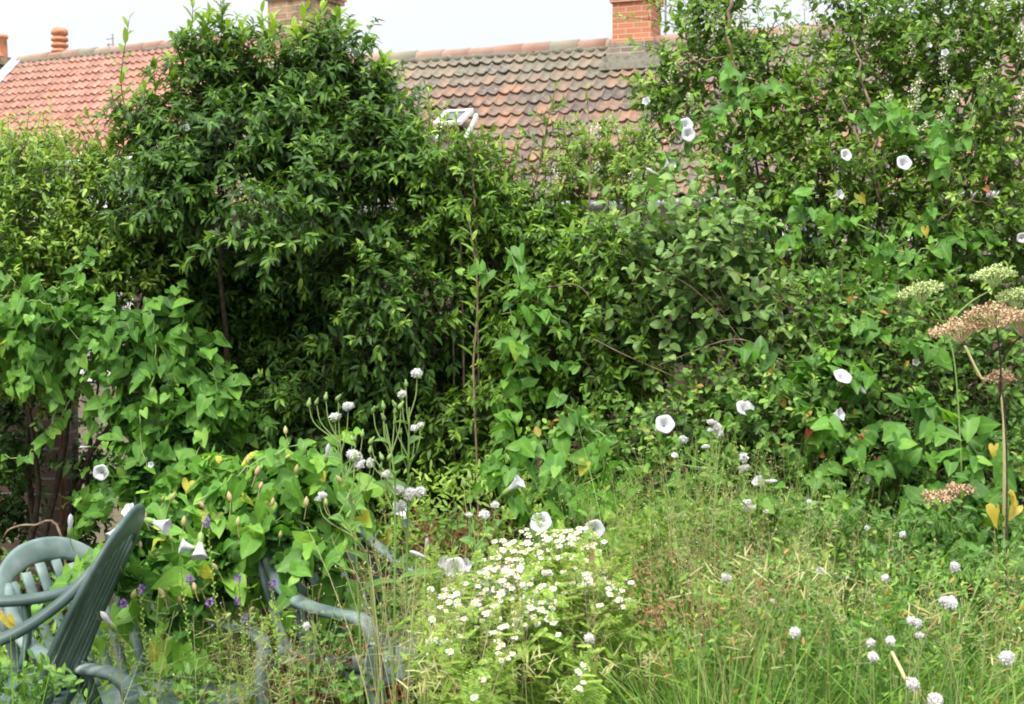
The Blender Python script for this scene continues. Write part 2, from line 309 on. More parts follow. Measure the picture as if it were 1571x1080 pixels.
M = dict(
    laurel=leafmat('laurel_leaf', [(.0, (.022, .06, .011)), (.45, (.052, .13, .016)), (.75, (.115, .235, .025)), (1, (.26, .39, .05))], rough=.5, trans=.28, spec=.3),
    laurel2=leafmat('young_laurel_leaf', [(.0, (.04, .095, .012)), (.45, (.09, .2, .02)), (.8, (.19, .33, .035)), (1, (.32, .46, .06))], rough=.5, trans=.33, spec=.3),
    bind=leafmat('bindweed_leaf', [(.0, (.03, .09, .02)), (.45, (.07, .19, .03)), (.8, (.15, .34, .045)), (.97, (.25, .45, .06)), (1, (.5, .45, .06))], rough=.5, trans=.4, spec=.3, rib=.3),
    privet=leafmat('privet_leaf', [(.0, (.045, .105, .015)), (.45, (.12, .245, .028)), (.8, (.25, .4, .05)), (1, (.38, .46, .1))], rough=.45, trans=.32, spec=.35),
    honey=leafmat('grey_green_leaf', [(.0, (.06, .13, .03)), (.5, (.15, .27, .065)), (1, (.3, .43, .13))], rough=.55, trans=.28, spec=.3),
    bramble=leafmat('bramble_leaf', [(.0, (.035, .095, .02)), (.5, (.09, .215, .035)), (.88, (.2, .37, .055)), (.98, (.34, .43, .09)), (1, (.4, .2, .06))], rough=.5, trans=.32, spec=.3),
    pale=leafmat('pale_leaf', [(.0, (.1, .19, .03)), (.5, (.22, .36, .06)), (1, (.4, .48, .12))], rough=.5, trans=.38, spec=.3),
    grass=leafmat('grass_blade', [(.0, (.07, .17, .025)), (.4, (.15, .3, .045)), (.75, (.25, .42, .08)), (.9, (.36, .47, .14)), (1, (.5, .45, .24))], rough=.5, trans=.38, spec=.35, rib=.2, nscale=1.6, noise=.25),
    straw=leafmat('dry_stalk', [(.0, (.3, .2, .1)), (.35, (.42, .34, .16)), (.7, (.36, .42, .16)), (1, (.6, .54, .32))], rough=.7, trans=.25, spec=.2, rib=0, noise=.15),
    rust=leafmat('rusty_seed', [(.0, (.14, .06, .04)), (.5, (.3, .15, .08)), (1, (.45, .28, .15))], rough=.8, trans=.2, spec=.2, rib=0),
    fern=leafmat('feathery_leaf', [(.0, (.12, .22, .03)), (.5, (.25, .4, .06)), (1, (.42, .52, .12))], rough=.55, trans=.38, spec=.3, rib=.1),
    yellow=leafmat('yellowed_leaf', [(.0, (.3, .3, .05)), (.5, (.55, .42, .06)), (1, (.6, .5, .12))], rough=.5, trans=.35, spec=.3),
    redleaf=leafmat('red_leaf', [(.0, (.14, .07, .03)), (.5, (.38, .09, .05)), (1, (.5, .22, .1))], rough=.5, trans=.3, spec=.3),
    bark=solid('bark', (.03, .022, .015), (.08, .06, .04), rough=.9, scale=40, bump=.5),
    twig=solid('pale_twig', (.13, .085, .05), (.27, .2, .13), rough=.8, scale=30),
    greenstem=solid('green_stem', (.12, .22, .05), (.26, .36, .11), rough=.6, scale=9, attr=.7),
    capsule=solid('bud_green_pink', (.34, .42, .12), (.5, .33, .2), rough=.6, scale=9, trans=.25),
    petal=solid('white_petal', (.6, .61, .65), (.72, .72, .74), rough=.5, scale=60, trans=.35, spec=.2),
    cream=solid('cream_blossom', (.62, .62, .42), (.78, .77, .62), rough=.7, scale=30, trans=.2),
    fluff=solid('seed_down', (.7, .69, .66), (.84, .84, .84), rough=.9, scale=60, trans=.3, spec=.1),
    daisy=solid('daisy_petal', (.78, .78, .76), (.86, .86, .85), rough=.6, scale=60, trans=.3, spec=.2),
    disc=solid('yellow_disc', (.7, .5, .04), (.8, .62, .08), rough=.8, scale=200),
    purple=solid('purple_petal', (.2, .06, .42), (.42, .2, .62), rough=.6, scale=90, trans=.25),
    umbel=solid('brown_umbel', (.34, .22, .12), (.58, .43, .27), rough=.9, scale=60, attr=.5),
    greenumbel=solid('green_umbel', (.28, .38, .12), (.5, .56, .26), rough=.8, scale=60, attr=.5),
    chair=solid('weathered_green_plastic', (.06, .1, .095), (.13, .185, .175), rough=.5, scale=6, spec=.4, bump=.05, c3=(.27, .32, .31), detail=10),
    render=solid('pale_render', (.7, .7, .68), (.82, .82, .8), rough=.9, scale=3, bump=.2),
    dull=solid('dull_render', (.3, .29, .26), (.42, .41, .38), rough=.9, scale=3, bump=.2),
    soil=solid('soil', (.035, .025, .015), (.09, .07, .04), rough=1, scale=12, bump=.8, c3=(.06, .08, .025)),
    lead=solid('lead', (.2, .23, .28), (.34, .38, .44), rough=.5, scale=5),
    cement=solid('cement', (.14, .135, .1), (.26, .25, .2), rough=.95, scale=9, bump=.8, c3=(.16, .15, .1)),
    potclay=solid('terracotta', (.42, .17, .09), (.58, .28, .16), rough=.8, scale=9),
    ridge=solid('ridge_tile', (.26, .14, .1), (.3, .22, .17), rough=.85, scale=2.5, bump=.4, c3=(.2, .19, .14), attr=.4),
    white=solid('white_paint', (.78, .78, .79), (.84, .84, .85), rough=.4, scale=4),
    metal=solid('grey_metal', (.2, .2, .21), (.3, .3, .31), rough=.4, scale=9),
    rusty=solid('rusty_iron', (.1, .04, .025), (.2, .09, .05), rough=.9, scale=20),
    tile_mid=tilemat('weathered_pantile', [(.25, (.06, .048, .042)), (.42, (.12, .082, .065)), (.56, (.2, .11, .07)), (.78, (.33, .155, .08))], (.2, .19, .14), .8),
    tile_left=tilemat('orange_pantile', [(.2, (.23, .1, .07)), (.5, (.34, .15, .105)), (.8, (.42, .22, .16))], (.28, .2, .15), .3),
    brick_y=brickmat('yellow_stock_brick', (.46, .3, .15), (.15, .09, .06), (.4, .38, .33), scale=.62, dirt=(.04, .035, .03), dirtf=.9),
    brick_o=brickmat('orange_brick', (.44, .16, .075), (.36, .125, .06), (.5, .36, .27), dirt=(.4, .2, .12), dirtf=.3),
    brick_s=brickmat('sooty_brick', (.17, .13, .1), (.3, .24, .18), (.42, .4, .34), dirt=(.1, .09, .07), dirtf=.6),
    brick_g=brickmat('garden_brick', (.09, .05, .04), (.14, .09, .07), (.2, .19, .17), dirt=(.1, .07, .05), dirtf=.6),  # brick colours darkened to carry the shade under the hedge
)
gm, n_, l_ = mat('window_glass'); p_ = n_.new('ShaderNodeBsdfPrincipled'); p_.inputs['Base Color'].default_value = (.03, .04, .05, 1); p_.inputs['Roughness'].default_value = .06
o_ = n_.new('ShaderNodeOutputMaterial'); l_.new(p_.outputs[0], o_.inputs[0]); M['glass'] = gm

# ================================================================== SETTING
g = Geo()
xs = np.linspace(-40, 40, 61); ys = np.concatenate([np.linspace(-6, 12, 60), np.linspace(13, 600, 30)])
X, Y = np.meshgrid(np.where(np.abs(xs) > 12, xs * 12, xs), ys); Z = .03 * np.sin(X * 2.1) * np.cos(Y * 1.7) - .03
idx = np.arange(X.size).reshape(X.shape)
g.add(np.stack([X, Y, Z], -1).reshape(-1, 3), [np.stack([idx[:-1, :-1], idx[:-1, 1:], idx[1:, 1:], idx[1:, :-1]], -1).reshape(-1, 4)])
tag(g.build('ground', M['soil']), kind='structure')

# ------------------------------------------------------------------ cottages
def pantiles(g, R0, u, s, nn, length, rows, tw, gauge, skip=lambda a, b: False, seed=1, lift=.042, h=.045):
    """every tile its own curved piece: u along the ridge, s down the slope, nn the roof's normal"""
    r = np.random.default_rng(seed); cols = int(length / tw); K = 9
    t = np.linspace(0, 1, K); prof = h * (1 - np.sin(np.clip(t * 1.12, 0, 1) * math.pi) ** .75) ; prof[-1] = h * .75; prof[-2] = h * .98
    for i in range(rows):
        for j in range(cols):
            a0 = j * tw + r.normal(0, .003); b0 = i * gauge + r.normal(0, .007)
            if skip(a0, b0): continue
            li = lift + r.normal(0, .005); tl = gauge * 1.12; rn = r.random(); near = max(0, 1 - i / 4.0)
            rot = r.normal(0, .008)
            A = a0 + t * tw * 1.06
            V = np.empty((3, K, 3))
            V[0] = R0 + u * A[:, None] + s * (b0 - .02) + nn * prof[:, None]
            V[1] = R0 + u * (A + rot * tl)[:, None] + s * (b0 + tl) + nn * (prof + li)[:, None]
            V[2] = R0 + u * (A + rot * tl)[:, None] + s * (b0 + tl) + nn * (prof + li - .024)[:, None]
            id_ = np.arange(3 * K).reshape(3, K)
            q = np.stack([id_[:-1, :-1], id_[1:, :-1], id_[1:, 1:], id_[:-1, 1:]], -1)
            C = (rn, .5, near)
            g.add(V.reshape(-1, 3), [q[0]], C); g.add(V[1:].reshape(-1, 3), [q[0]], C, smooth=False)
def ridge_tiles(g, R0, u, length, n, rad=.12, seed=3, bed=True):
    r = np.random.default_rng(seed); L = length / n
    side = nrm(np.cross(u, [0, 0, 1]))
    an = np.linspace(-.15, math.pi + .15, 9)
    for i in range(n):
        c0 = R0 + u * (i * L); rr = rad + r.normal(0, .004); dz = r.normal(0, .006)
        V = np.empty((3, 9, 3))
        for k, (a, q) in enumerate([(0, rr), (L + .015, rr + .008), (L + .015, rr - .012)]):
            V[k] = c0 + u * a + side * (q * np.cos(an))[:, None] + np.array([0, 0, 1]) * (q * np.sin(an) + dz - .02)[:, None]
        id_ = np.arange(27).reshape(3, 9); q = np.stack([id_[:-1, :-1], id_[1:, :-1], id_[1:, 1:], id_[:-1, 1:]], -1)
        g.add(V.reshape(-1, 3), [q.reshape(-1, 4)], (r.random(), .5, .5))
def chimney_box(name, mats, c, ang, w, d, z0, z1, cap, parent, pw=.03):
    """a stack with local axes, so its bricks follow it; cap: list of (z0, z1, overhang)"""
    o = bpy.data.objects.new(name, None); me = Geo()
    box(me, (0, 0, (z1 - z0) / 2), (w, d, z1 - z0))
    for a, b, e in cap: box(me, (0, 0, (a + b) / 2 - z0), (w + 2 * e, d + 2 * e, b - a), rnd=.2)
    ob = bpy.data.objects.new(name, me.mesh(name, mats)); COL.objects.link(ob); bpy.data.objects.remove(o)
    ob.parent = parent; p = np.array(parent.location); ob.location = (c[0] - p[0], c[1] - p[1], z0 - p[2]); ob.rotation_euler = (0, 0, ang)
    return ob
def pot(c, parent, h=.5, r=.13, louvre=False):
    g = Geo()
    if louvre:
        pr = [(r * .8, 0), (r * .8, h * .42), (r * 1.05, h * .46), (r * 1.05, h * .5)]
        for k in range(3):
            z = h * (.5 + .13 * k); pr += [(r * 1.15, z), (r * 1.15, z + h * .07), (r * .85, z + h * .08), (r * .85, z + h * .12)]
        pr += [(r * 1.15, h * .9), (r * 1.1, h), (r * .7, h * 1.05), (0, h * 1.06)]
    else: pr = [(r * 1.15, 0), (r, h * .1), (r * .86, h * .85), (r * 1.05, h * .87), (r * 1.05, h), (r * .8, h), (r * .75, h * .3), (0, h * .3)]
    revolve(g, pr, c, seg=20); return g.build('chimney_pot', M['potclay'], parent)
def window(c, ax, wd, ht, parent):
    f = Geo()
    for sx in (-1, 1): box(f, c + ax[0] * sx * (wd / 2) + ax[1] * -.03, (.06, .08, ht + .06), ax)
    for sz in (-1, 0, 1): box(f, c + ax[2] * sz * (ht / 2) + ax[1] * -.033, (wd - .06, .075, .05), ax)
    fo = f.build('window', M['white'], parent); pn = Geo(); box(pn, c + ax[1] * -.01, (wd, .02, ht), ax); pn.build('pane', M['glass'], fo)

def cottage(R0, R1, slope, rows, tw, gauge, tmat, label, rad, skip, seed, wallmat, guttermat, wall_off=.25):
    R0 = np.array(R0); R1 = np.array(R1); u = nrm(R1 - R0); L = np.linalg.norm(R1 - R0)
    hor = nrm(np.cross([0, 0, 1.0], u)) * -1           # towards the camera
    if hor[1] > 0: hor = -hor
    s = nrm(hor * math.cos(slope) + np.array([0, 0, -1]) * math.sin(slope)); nn = nrm(np.cross(s, u)); nn = nn if nn[2] > 0 else -nn
    root = empty('cottage', (R0[0], R0[1], 0), label, 'cottage')
    g = Geo(); pantiles(g, R0, u, s, nn, L, rows, tw, gauge, skip, seed)
    # boarding under the tiles, and the slope at the back
    sl = rows * gauge; A = R0 - nn * .03; g.add([A, A + u * L, A + u * L + s * sl, A + s * sl], [[(0, 1, 2, 3)]], (.2, .5, 0), smooth=False)
    s2 = nrm(-hor * math.cos(slope) + np.array([0, 0, -1]) * math.sin(slope)); g.add([A, A + u * L, A + u * L + s2 * sl, A + s2 * sl], [[(0, 3, 2, 1)]], (.5, .5, 0), smooth=False)
    rf = g.build('roof', tmat, root)
    g = Geo(); ridge_tiles(g, R0 + np.array([0, 0, .02]), u, L, int(L / .42), rad, seed); g.build('ridge', M['ridge'], rf)
    # cement bedding under the ridge
    g = Geo(); n = int(L / .06); t = np.linspace(0, L, n); r = np.random.default_rng(seed)
    w0 = R0 + u * t[:, None] + nn * .05 + np.array([0, 0, .05]); lo = R0 + u * t[:, None] + s * (.13 + r.normal(0, .012, n))[:, None] + nn * (.075 + r.normal(0, .006, n))[:, None]
    lb = lo - nn * .06
    V = np.stack([w0, lo, lb], 1); id_ = np.arange(n * 3).reshape(n, 3)
    g.add(V.reshape(-1, 3), [np.stack([id_[:-1, :-1], id_[1:, :-1], id_[1:, 1:], id_[:-1, 1:]], -1).reshape(-1, 4)]); g.build('mortar', M['cement'], rf)
    # walls
    e = R0 + s * (sl - wall_off); run = 2 * abs(((sl - wall_off) * s) @ hor); g = Geo()
    ax = np.array([u, -hor, [0, 0, 1.0]])
    c = R0 + u * L / 2; zt = e[2] - .05
    box(g, (c[0], c[1], zt / 2), (L - .1, run, zt), ax); g.build('wall', wallmat, root)
    for a in (.06, L - .06):   # gable ends
        g = Geo()
        q = [R0 + u * a - np.array([0, 0, .08]), R0 + u * a + s * (sl - wall_off) - np.array([0, 0, .04]), R0 + u * a + s2 * (sl - wall_off) - np.array([0, 0, .04])]
        g.add(q + [x + u * .04 for x in q], [[(0, 1, 2), (3, 5, 4)], [(0, 3, 4, 1), (1, 4, 5, 2), (2, 5, 3, 0)]], smooth=False); g.build('gable', M['render'], root)
    g = Geo(); ed = R0 + s * (sl + .06) - nn * .05; tubes(g, [[ed + u * a for a in np.linspace(0, L, 8)]], .055, sides=8); g.build('gutter', guttermat, root)
    return root, R0, u, s, nn, hor, ax, L

# middle cottage: weathered tiles
Rm0 = W(590, 90, 21.27); Rm1 = W(940, 67, 20.0); um = nrm(Rm1 - Rm0); Rm0 = Rm0 - um * 2.4; Rm1 = Rm1 + um * 10.0
Rm1[2] = Rm0[2] = 1.6 + (450 - 78) / F * 20.6 - .08
mid = cottage(Rm0, Rm1, R(41), 13, .17, .27, M['tile_mid'], 'low cottage with weathered brown pantile roof and orange brick chimney behind the shrubs', .125,
              lambda a, b: False, 11, M['dull'], M['metal'])
root, R0, u, s, nn, hor, ax, L = mid
ang = math.atan2(u[1], u[0])
c = W(975, 60, 19.75); 
cz = R0[2]
ch = chimney_box('chimney', M['brick_o'], (c[0] + .03, c[1] + .15), ang, .56, .5, cz - .02, cz + .82, [(cz + .57, cz + .818, .035), (cz - .02 + .002, cz + .06, .035)], root)
c2 = (c[0] + .06, c[1] + .05)
chimney_box('chimney_base', M['brick_s'], c2, ang, .66, .82, cz - .62, cz - .022, [(cz - .62, cz - .16, .02)], root)
g = Geo(); box(g, (c2[0], c2[1], cz - .32) + hor * .42, (.8, .12, .2), ax); box(g, (c2[0], c2[1], cz - .36) + hor * .47, (.86, .1, .1), ax); g.build('flashing', M['cement'], root)
pot(np.array([c[0], c[1] + .15, cz + .82]), root, .45, .12)
pl = Geo(); a = W(1021, 62, 19.9); tubes(pl, [[a - [0, 0, .4], a + [0, 0, .6], a + [0, 0, 1.3]]], .016, sides=6)
for k in range(5): tubes(pl, [[a + [-.3, 0, 1.0 + .05 * k], a + [.3, 0, 1.0 + .05 * k]]], .006, sides=4)
pl.build('aerial_pole', M['metal'], root)
# roof window, tilted open, and windows in the wall below the eaves
q = R0 + u * ((W(719, 215, 19.6) - R0) @ u) + s * 1.95 + nn * .12
g = Geo(); axr = np.array([u, s, nn]); up2 = nrm(s + nn * .25)
axo = np.array([u, up2, nrm(np.cross(u, up2))])
for sx in (-1, 1): box(g, q + u * sx * .17 + nn * .12, (.06, .5, .05), axo)
for sy in (-1, 1): box(g, q + up2 * sy * .22 + nn * .123, (.28, .045, .045), axo)
for sx in (-1, 1): box(g, q + u * sx * .21 - nn * .06, (.04, .56, .07), axr)
rw = g.build('roof_window', M['white'], root); g = Geo(); box(g, q + nn * .12, (.3, .44, .015), axo); g.build('pane', M['glass'], rw)
wf = R0 + s * (13 * .27 - .25); run = ((13 * .27 - .25) * s) @ hor
for px_, py_ in ((935, 350), (1190, 360), (640, 370), (1480, 350)):
    t_ = (W(px_, py_, 18.5) - R0) @ u; cc = R0 + u * t_ + hor * (run + .02); cc[2] = 1.95; window(cc, ax, .9, 1.0, root)

# left cottage: orange tiles, farther and higher
Rl0 = W(36, 101, 29.5); Rl1 = W(428, 62, 26.6); z = 1.6 + 372 / F * 28.0; Rl0[2] = z; Rl1[2] = z
ul = nrm(Rl1 - Rl0); Rl0 = Rl0 - ul * 0.1; Rl1 = Rl1 + ul * .6
lef = cottage(Rl0, Rl1, R(43), 14, .16, .25, M['tile_left'], 'cottage with bright orange pantile roof and yellow brick chimney beyond the left hedge', .12, lambda a, b: False, 5, M['render'], M['white'])
root, R0, u, s, nn, hor, ax, L = lef; ang = math.atan2(u[1], u[0]); cz = R0[2]
c = R0 + u * (L - .15); 
chimney_box('chimney', M['brick_y'], (c[0] + .1, c[1] + .1), ang, .95, 1.0, cz - 1.0, cz + .86, [(cz + .58, cz + .858, .05), (cz + .66, cz + .8, .08)], root)
pot(np.array([c[0] + .1, c[1] + .3, cz + .86]), root, .5)
# lead flashing down the left verge
g = Geo(); box(g, R0 + s * 1.8 + u * -.02 + nn * .06, (.34, 3.7, .05), np.array([u, s, nn])); g.build('flashing', M['lead'], root)
pc = W(92, 95, 30.5); pot(pc - [0, 0, .3], root, .98, .155, louvre=True)
for px_ in (116, 143):
    g = Geo(); q = W(px_, 90, 30.3); revolve(g, [(.1, -.4), (.1, .0), (.2, .02), (.14, .07), (0, .09)], q, seg=14); g.build('cowl', M['cement'] if px_ == 116 else M['potclay'], root)
g = Geo(); q = W(170, 88, 30)
for dx in (-.07, .07): tubes(g, [[q + [dx, 0, -.3], q + [dx * .6, 0, .5 if dx > 0 else .3]]], .014)
for k in range(4): tubes(g, [[q + [-.09, 0, .02 + .12 * k], q + [.07, 0, .04 + .12 * k]]], .01)
g.build('tv_aerial', M['metal'], root)
q = W(55, 94, 30.2); g = Geo(); tubes(g, [[q + [-.07, 0, -.3], q + [-.07, 0, .1], q + [.0, 0, .1], q + [.07, 0, .1], q + [.07, 0, -.2]]], .006)
g.build('wire_bracket', M['metal'], root)

# neighbour's chimney at the photo's left edge
c = W(-42, 130, 31.0); rt = empty('chimney_stack', (c[0], c[1], 0), 'broad yellow brick chimney stack with one plain clay pot beside orange roof', 'chimney')
zt = W(0, 92, 31.0)[2]; chimney_box('stack', M['brick_y'], c + [.2, 0, 0], ang, 1.5, .8, 0, zt, [(zt - .18, zt - .001, .06), (zt - .4, zt - .25, .04)], rt)
pot(np.array([c[0] + .62, c[1] + .05, zt]), rt, .55, .14)

# garden wall behind the hedge, with a gap beside the pier
def wallseg(x0, x1, y, h, label):
    o = empty('garden_wall', (x0, y, 0), label, 'wall'); g = Geo()
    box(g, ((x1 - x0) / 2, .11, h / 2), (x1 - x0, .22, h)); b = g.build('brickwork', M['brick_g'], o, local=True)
    g = Geo(); box(g, ((x1 - x0) / 2, .11, h + .035), (x1 - x0 + .04, .3, .07)); g.build('coping', M['brick_s'], o, local=True); return o
xg0 = W(100, 700, 7.0)[0]; xg1 = W(182, 700, 7.0)[0]
wallseg(-4.5, xg0, 7.0, 1.75, 'shaded old brick garden wall at the left under hanging bindweed')
wallseg(xg1, 4.5, 7.3, 1.8, 'long brick garden wall hidden behind the shrubs')
p0 = W(96, 700, 6.9); g = Geo(); tubes(g, [[np.array([p0[0], 6.9, 0]), np.array([p0[0], 6.9, 1.0]), np.array([p0[0], 6.88, 1.45])]], .016, sides=8)
tag(g.build('iron_rod', M['rusty']), 'thin rusty upright iron rod at the end of the dark brick wall', 'rod')

# ================================================================== CHAIRS
def make_chair(label):
    root = empty('garden_chair', (0, 0, 0), label, 'chair', 'green plastic garden chairs'); m = M['chair']
    # seat (faces +y)
    g = Geo(); nx, ny = 11, 11; xs_ = np.linspace(-.235, .235, nx); ys_ = np.linspace(-.2, .25, ny)
    Xs, Ys = np.meshgrid(xs_, ys_); wf_ = 1 + .12 * (Ys + .2) / .45; Zs = .42 - .02 * np.cos(Xs / .235 * 1.5) * np.cos((Ys - .02) / .3) - .02 * ((Ys - .2) > 0) * (Ys - .2) / .05 + .012 * (Ys + .2) / .45
    top = np.stack([Xs * wf_, Ys, Zs], -1).reshape(-1, 3); bot = top - [0, 0, .014]; id_ = np.arange(nx * ny).reshape(ny, nx)
    q = np.stack([id_[:-1, :-1], id_[:-1, 1:], id_[1:, 1:], id_[1:, :-1]], -1).reshape(-1, 4)
    rim = np.concatenate([id_[0], id_[1:, -1], id_[-1, ::-1][1:], id_[::-1, 0][1:-1]]); r2 = np.roll(rim, -1); n0 = nx * ny
    g.add(np.vstack([top, bot]), [q, q[:, ::-1] + n0, np.stack([rim, rim + n0, r2 + n0, r2], -1)])
    sweep(g, [(-.255, .24, .395), (0, .262, .39), (.255, .24, .395)], .03, .05, (0, 1, 0)); sweep(g, [(-.24, -.2, .39), (0, -.21, .385), (.24, -.2, .39)], .03, .05, (0, 1, 0))
    for sx in (-1, 1): sweep(g, [(sx * .24, -.2, .39), (sx * .262, .24, .395)], .03, .045, (sx, 0, 0))
    g.build('seat', m, root, local=True)
    # backrest hoop and slats
    g = Geo()
    hoop = [(-.235, -.2, .40), (-.245, -.26, .56), (-.235, -.325, .70), (-.19, -.38, .81), (-.1, -.41, .865), (0, -.417, .88), (.1, -.41, .865), (.19, -.38, .81), (.235, -.325, .70), (.245, -.26, .56), (.235, -.2, .40)]
    sweep(g, hoop, [.038, .04, .045, .06, .08, .085, .08, .06, .045, .04, .038], .02, (0, 1, .3), n=60)
    bk = g.build('backrest', m, root, local=True)
    for x in (-.165, -.1, -.034, .034, .1, .165):
        zt = .85 - abs(x) * .32; g = Geo(); yt = -.2 - (zt - .4) * .445
        sweep(g, [(x * .9, -.2, .4), (x, -.272, .57), (x * .98, yt, zt)], .038, .014, (0, 1, .3), n=12)
        g.build('slat', m, bk, local=True)
    # arms: one S-curve from the hoop to the front corner
    for sx in (-1, 1):
        g = Geo()
        sweep(g, [(sx * .185, -.37, .79), (sx * .24, -.28, .7), (sx * .275, -.17, .635), (sx * .295, -.04, .605), (sx * .3, .1, .6), (sx * .3, .2, .6), (sx * .298, .255, .575), (sx * .295, .27, .53)],
              [.03, .05, .06, .062, .062, .062, .06, .055], .03, [(0, .6, .8), (0, .7, .75), (0, .35, 1), (0, .1, 1), (0, 0, 1), (0, .1, 1), (0, .8, .6), (0, 1, .1)], n=44)
        g.build('armrest', m, root, local=True)
        g = Geo(); sweep(g, [(sx * .294, .27, .545), (sx * .287, .265, .42), (sx * .29, .29, .2), (sx * .3, .31, .0)], [.056, .06, .055, .045], .034, (0, 1, .05), n=16); g.build('leg', m, root, local=True)
        g = Geo(); sweep(g, [(sx * .235, -.21, .44), (sx * .25, -.25, .3), (sx * .27, -.31, .12), (sx * .285, -.35, .0)], [.06, .06, .055, .045], .034, (0, 1, .05), n=16); g.build('leg', m, root, local=True)
        g = Geo(); sweep(g, [(sx * .297, -.04, .6), (sx * .28, -.05, .51), (sx * .256, -.04, .41)], [.05, .035, .05], .02, (0, 1, 0), n=10); g.build('arm_support', m, root, local=True)
    return root
CH = [  # position of the seat centre, heading (direction it faces, degrees from +x counter-clockwise), size, label
    ((-1.5, 3.9, .04), 182, 1.05, 'green plastic garden chair seen edge-on at the left, its slatted back leaning towards the bindweed'),
    ((-1.18, 4.38, -.05), -30, 1.0, 'weathered green plastic garden chair with rounded slatted back facing the viewer behind the edge-on chair'),
    ((-.435, 4.65, 0), -40, 1.0, 'green plastic garden chair buried under the bindweed mound, two curved armrests reaching towards the daisies'),
]
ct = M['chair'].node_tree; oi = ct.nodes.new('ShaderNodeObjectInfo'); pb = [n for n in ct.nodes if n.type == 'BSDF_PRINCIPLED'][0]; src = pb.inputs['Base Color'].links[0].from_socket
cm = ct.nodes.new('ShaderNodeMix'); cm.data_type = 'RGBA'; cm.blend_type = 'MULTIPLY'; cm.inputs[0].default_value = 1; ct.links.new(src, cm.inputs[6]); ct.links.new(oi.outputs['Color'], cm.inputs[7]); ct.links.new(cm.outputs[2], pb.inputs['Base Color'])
first = None
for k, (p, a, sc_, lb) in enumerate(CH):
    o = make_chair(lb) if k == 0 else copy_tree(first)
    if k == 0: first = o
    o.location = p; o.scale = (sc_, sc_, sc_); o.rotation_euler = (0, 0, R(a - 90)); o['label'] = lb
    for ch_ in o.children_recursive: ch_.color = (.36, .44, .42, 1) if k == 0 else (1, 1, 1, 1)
    if k == 1: o.scale = (1, 1, .92)

# ================================================================== VEGETATION
def lobes_px(L): 
    out = []
    for t in L:
        px, py, r, d = t[:4]; c = W(px, py, d); rr = r / F * d; out.append((c, np.array([rr, rr * (t[4] if len(t) > 4 else .9), rr])))
    return out
def sublobes(lobes, k=6, f=(.38, .55), r=None):
    r = r or rng; out = []
    for c, rad in lobes:
        out.append((c, rad * .8))
        d = nrm(r.normal(0, 1, (k, 3)) + [0, -.35, .3])
        for q in d: out.append((c + q * rad * .8, rad * r.uniform(*f)))
    return out
def sample(lobes, dens, front=.35, shell=(.6, 1.0), reject=True):
    """points and outward directions over the lobes' surfaces; those deep inside a neighbour are dropped"""
    Ps = []; Ds = []
    C = np.array([c for c, _ in lobes]); Rr = np.array([r for _, r in lobes])
    for i, (c, rad) in enumerate(lobes):
        area = 4 * math.pi * ((rad[0] * rad[2]) + 0) ; n = rng.poisson(area * dens)
        if n == 0: continue
        d = nrm(rng.normal(0, 1, (n, 3))); keep = (d[:, 1] < .15) | (rng.random(n) < front); d = d[keep]
        t = rng.uniform(*shell, len(d))[:, None]; P = c + d * rad * t
        if reject:
            q = (((P[:, None] - C[None]) / Rr[None]) ** 2).sum(-1); q[:, i] = 9; kk = (q.min(1) > .42) | (rng.random(len(P)) < .15); P, d = P[kk], d[kk]
        Ps.append(P); Ds.append(d)
    return np.concatenate(Ps), np.concatenate(Ds)

def foliage(g, gt, lobes, dens, tm, L, ratio, nl=9, tl=(.1, .22), up=.5, droop=.25, spread=1.0, out=.4, base=.35, tip=.4, bend=(.05, .3), fold=.35, face=(0, -.25, 1.0), front=.35, shell=(.6, 1.0), twr=.0022, rndn=.19, tipbias=1.5, nsig=.35):
    """leafy twigs all over the lobes: leaves spiral round each twig, thicker towards its tip"""
    P, D = sample(lobes, dens, front, shell); m = len(P)
    D = nrm(D * 1.0 + np.array([0, 0, up]) + rng.normal(0, .35, (m, 3)))
    ln = rng.uniform(*tl, m)
    t = (np.arange(nl) + .5) / nl; t = 1 - (1 - t) ** tipbias
    sag = -droop * .5
    O = P[:, None] + D[:, None] * (ln[:, None] * t[None])[..., None]; O[..., 2] += sag * (ln[:, None] * t[None] ** 2)
    if gt is not None and twr:
        kt = np.linspace(0, 1, 4); Q = P[:, None] - D[:, None] * .05 + D[:, None] * ((ln[:, None] + .05) * kt[None])[..., None]; Q[..., 2] += sag * (ln[:, None] * kt[None] ** 2)
        tubes(gt, Q, np.linspace(twr, twr * .45, 4)[None], rng.random(m), sides=3)
    ref = nrm(np.cross(D, rng.normal(0, 1, (m, 3)))); rf2 = np.cross(D, ref)
    an = np.arange(nl)[None] * 2.4 + rng.uniform(0, 6.28, (m, 1)) + rng.normal(0, .3, (m, nl))
    rad = ref[:, None] * np.cos(an)[..., None] + rf2[:, None] * np.sin(an)[..., None]
    T = nrm(rad * spread + D[:, None] * (out + .6 * t[None, :, None]) + np.array([0, 0, -droop]) + rng.normal(0, .15, (m, nl, 3)))
    N = np.array(face)[None, None] + rng.normal(0, nsig, (m, nl, 3)) + D[:, None] * .35 - rad * .1
    O = O.reshape(-1, 3); T = T.reshape(-1, 3); N = N.reshape(-1, 3); k = len(O)
    LL = rng.uniform(*L, k); young = np.tile(t, m)
    LL = LL * np.where(young > .85, .72, 1)
    rn = np.clip(base + tip * young ** 2 * rng.uniform(.3, 1.2, m).repeat(nl) + rng.normal(0, rndn, k), 0, 1)
    leafset(g, tm, O, T, N, LL, LL * ratio * rng.uniform(.85, 1.15, k), rng.uniform(*bend, k), fold, rn)
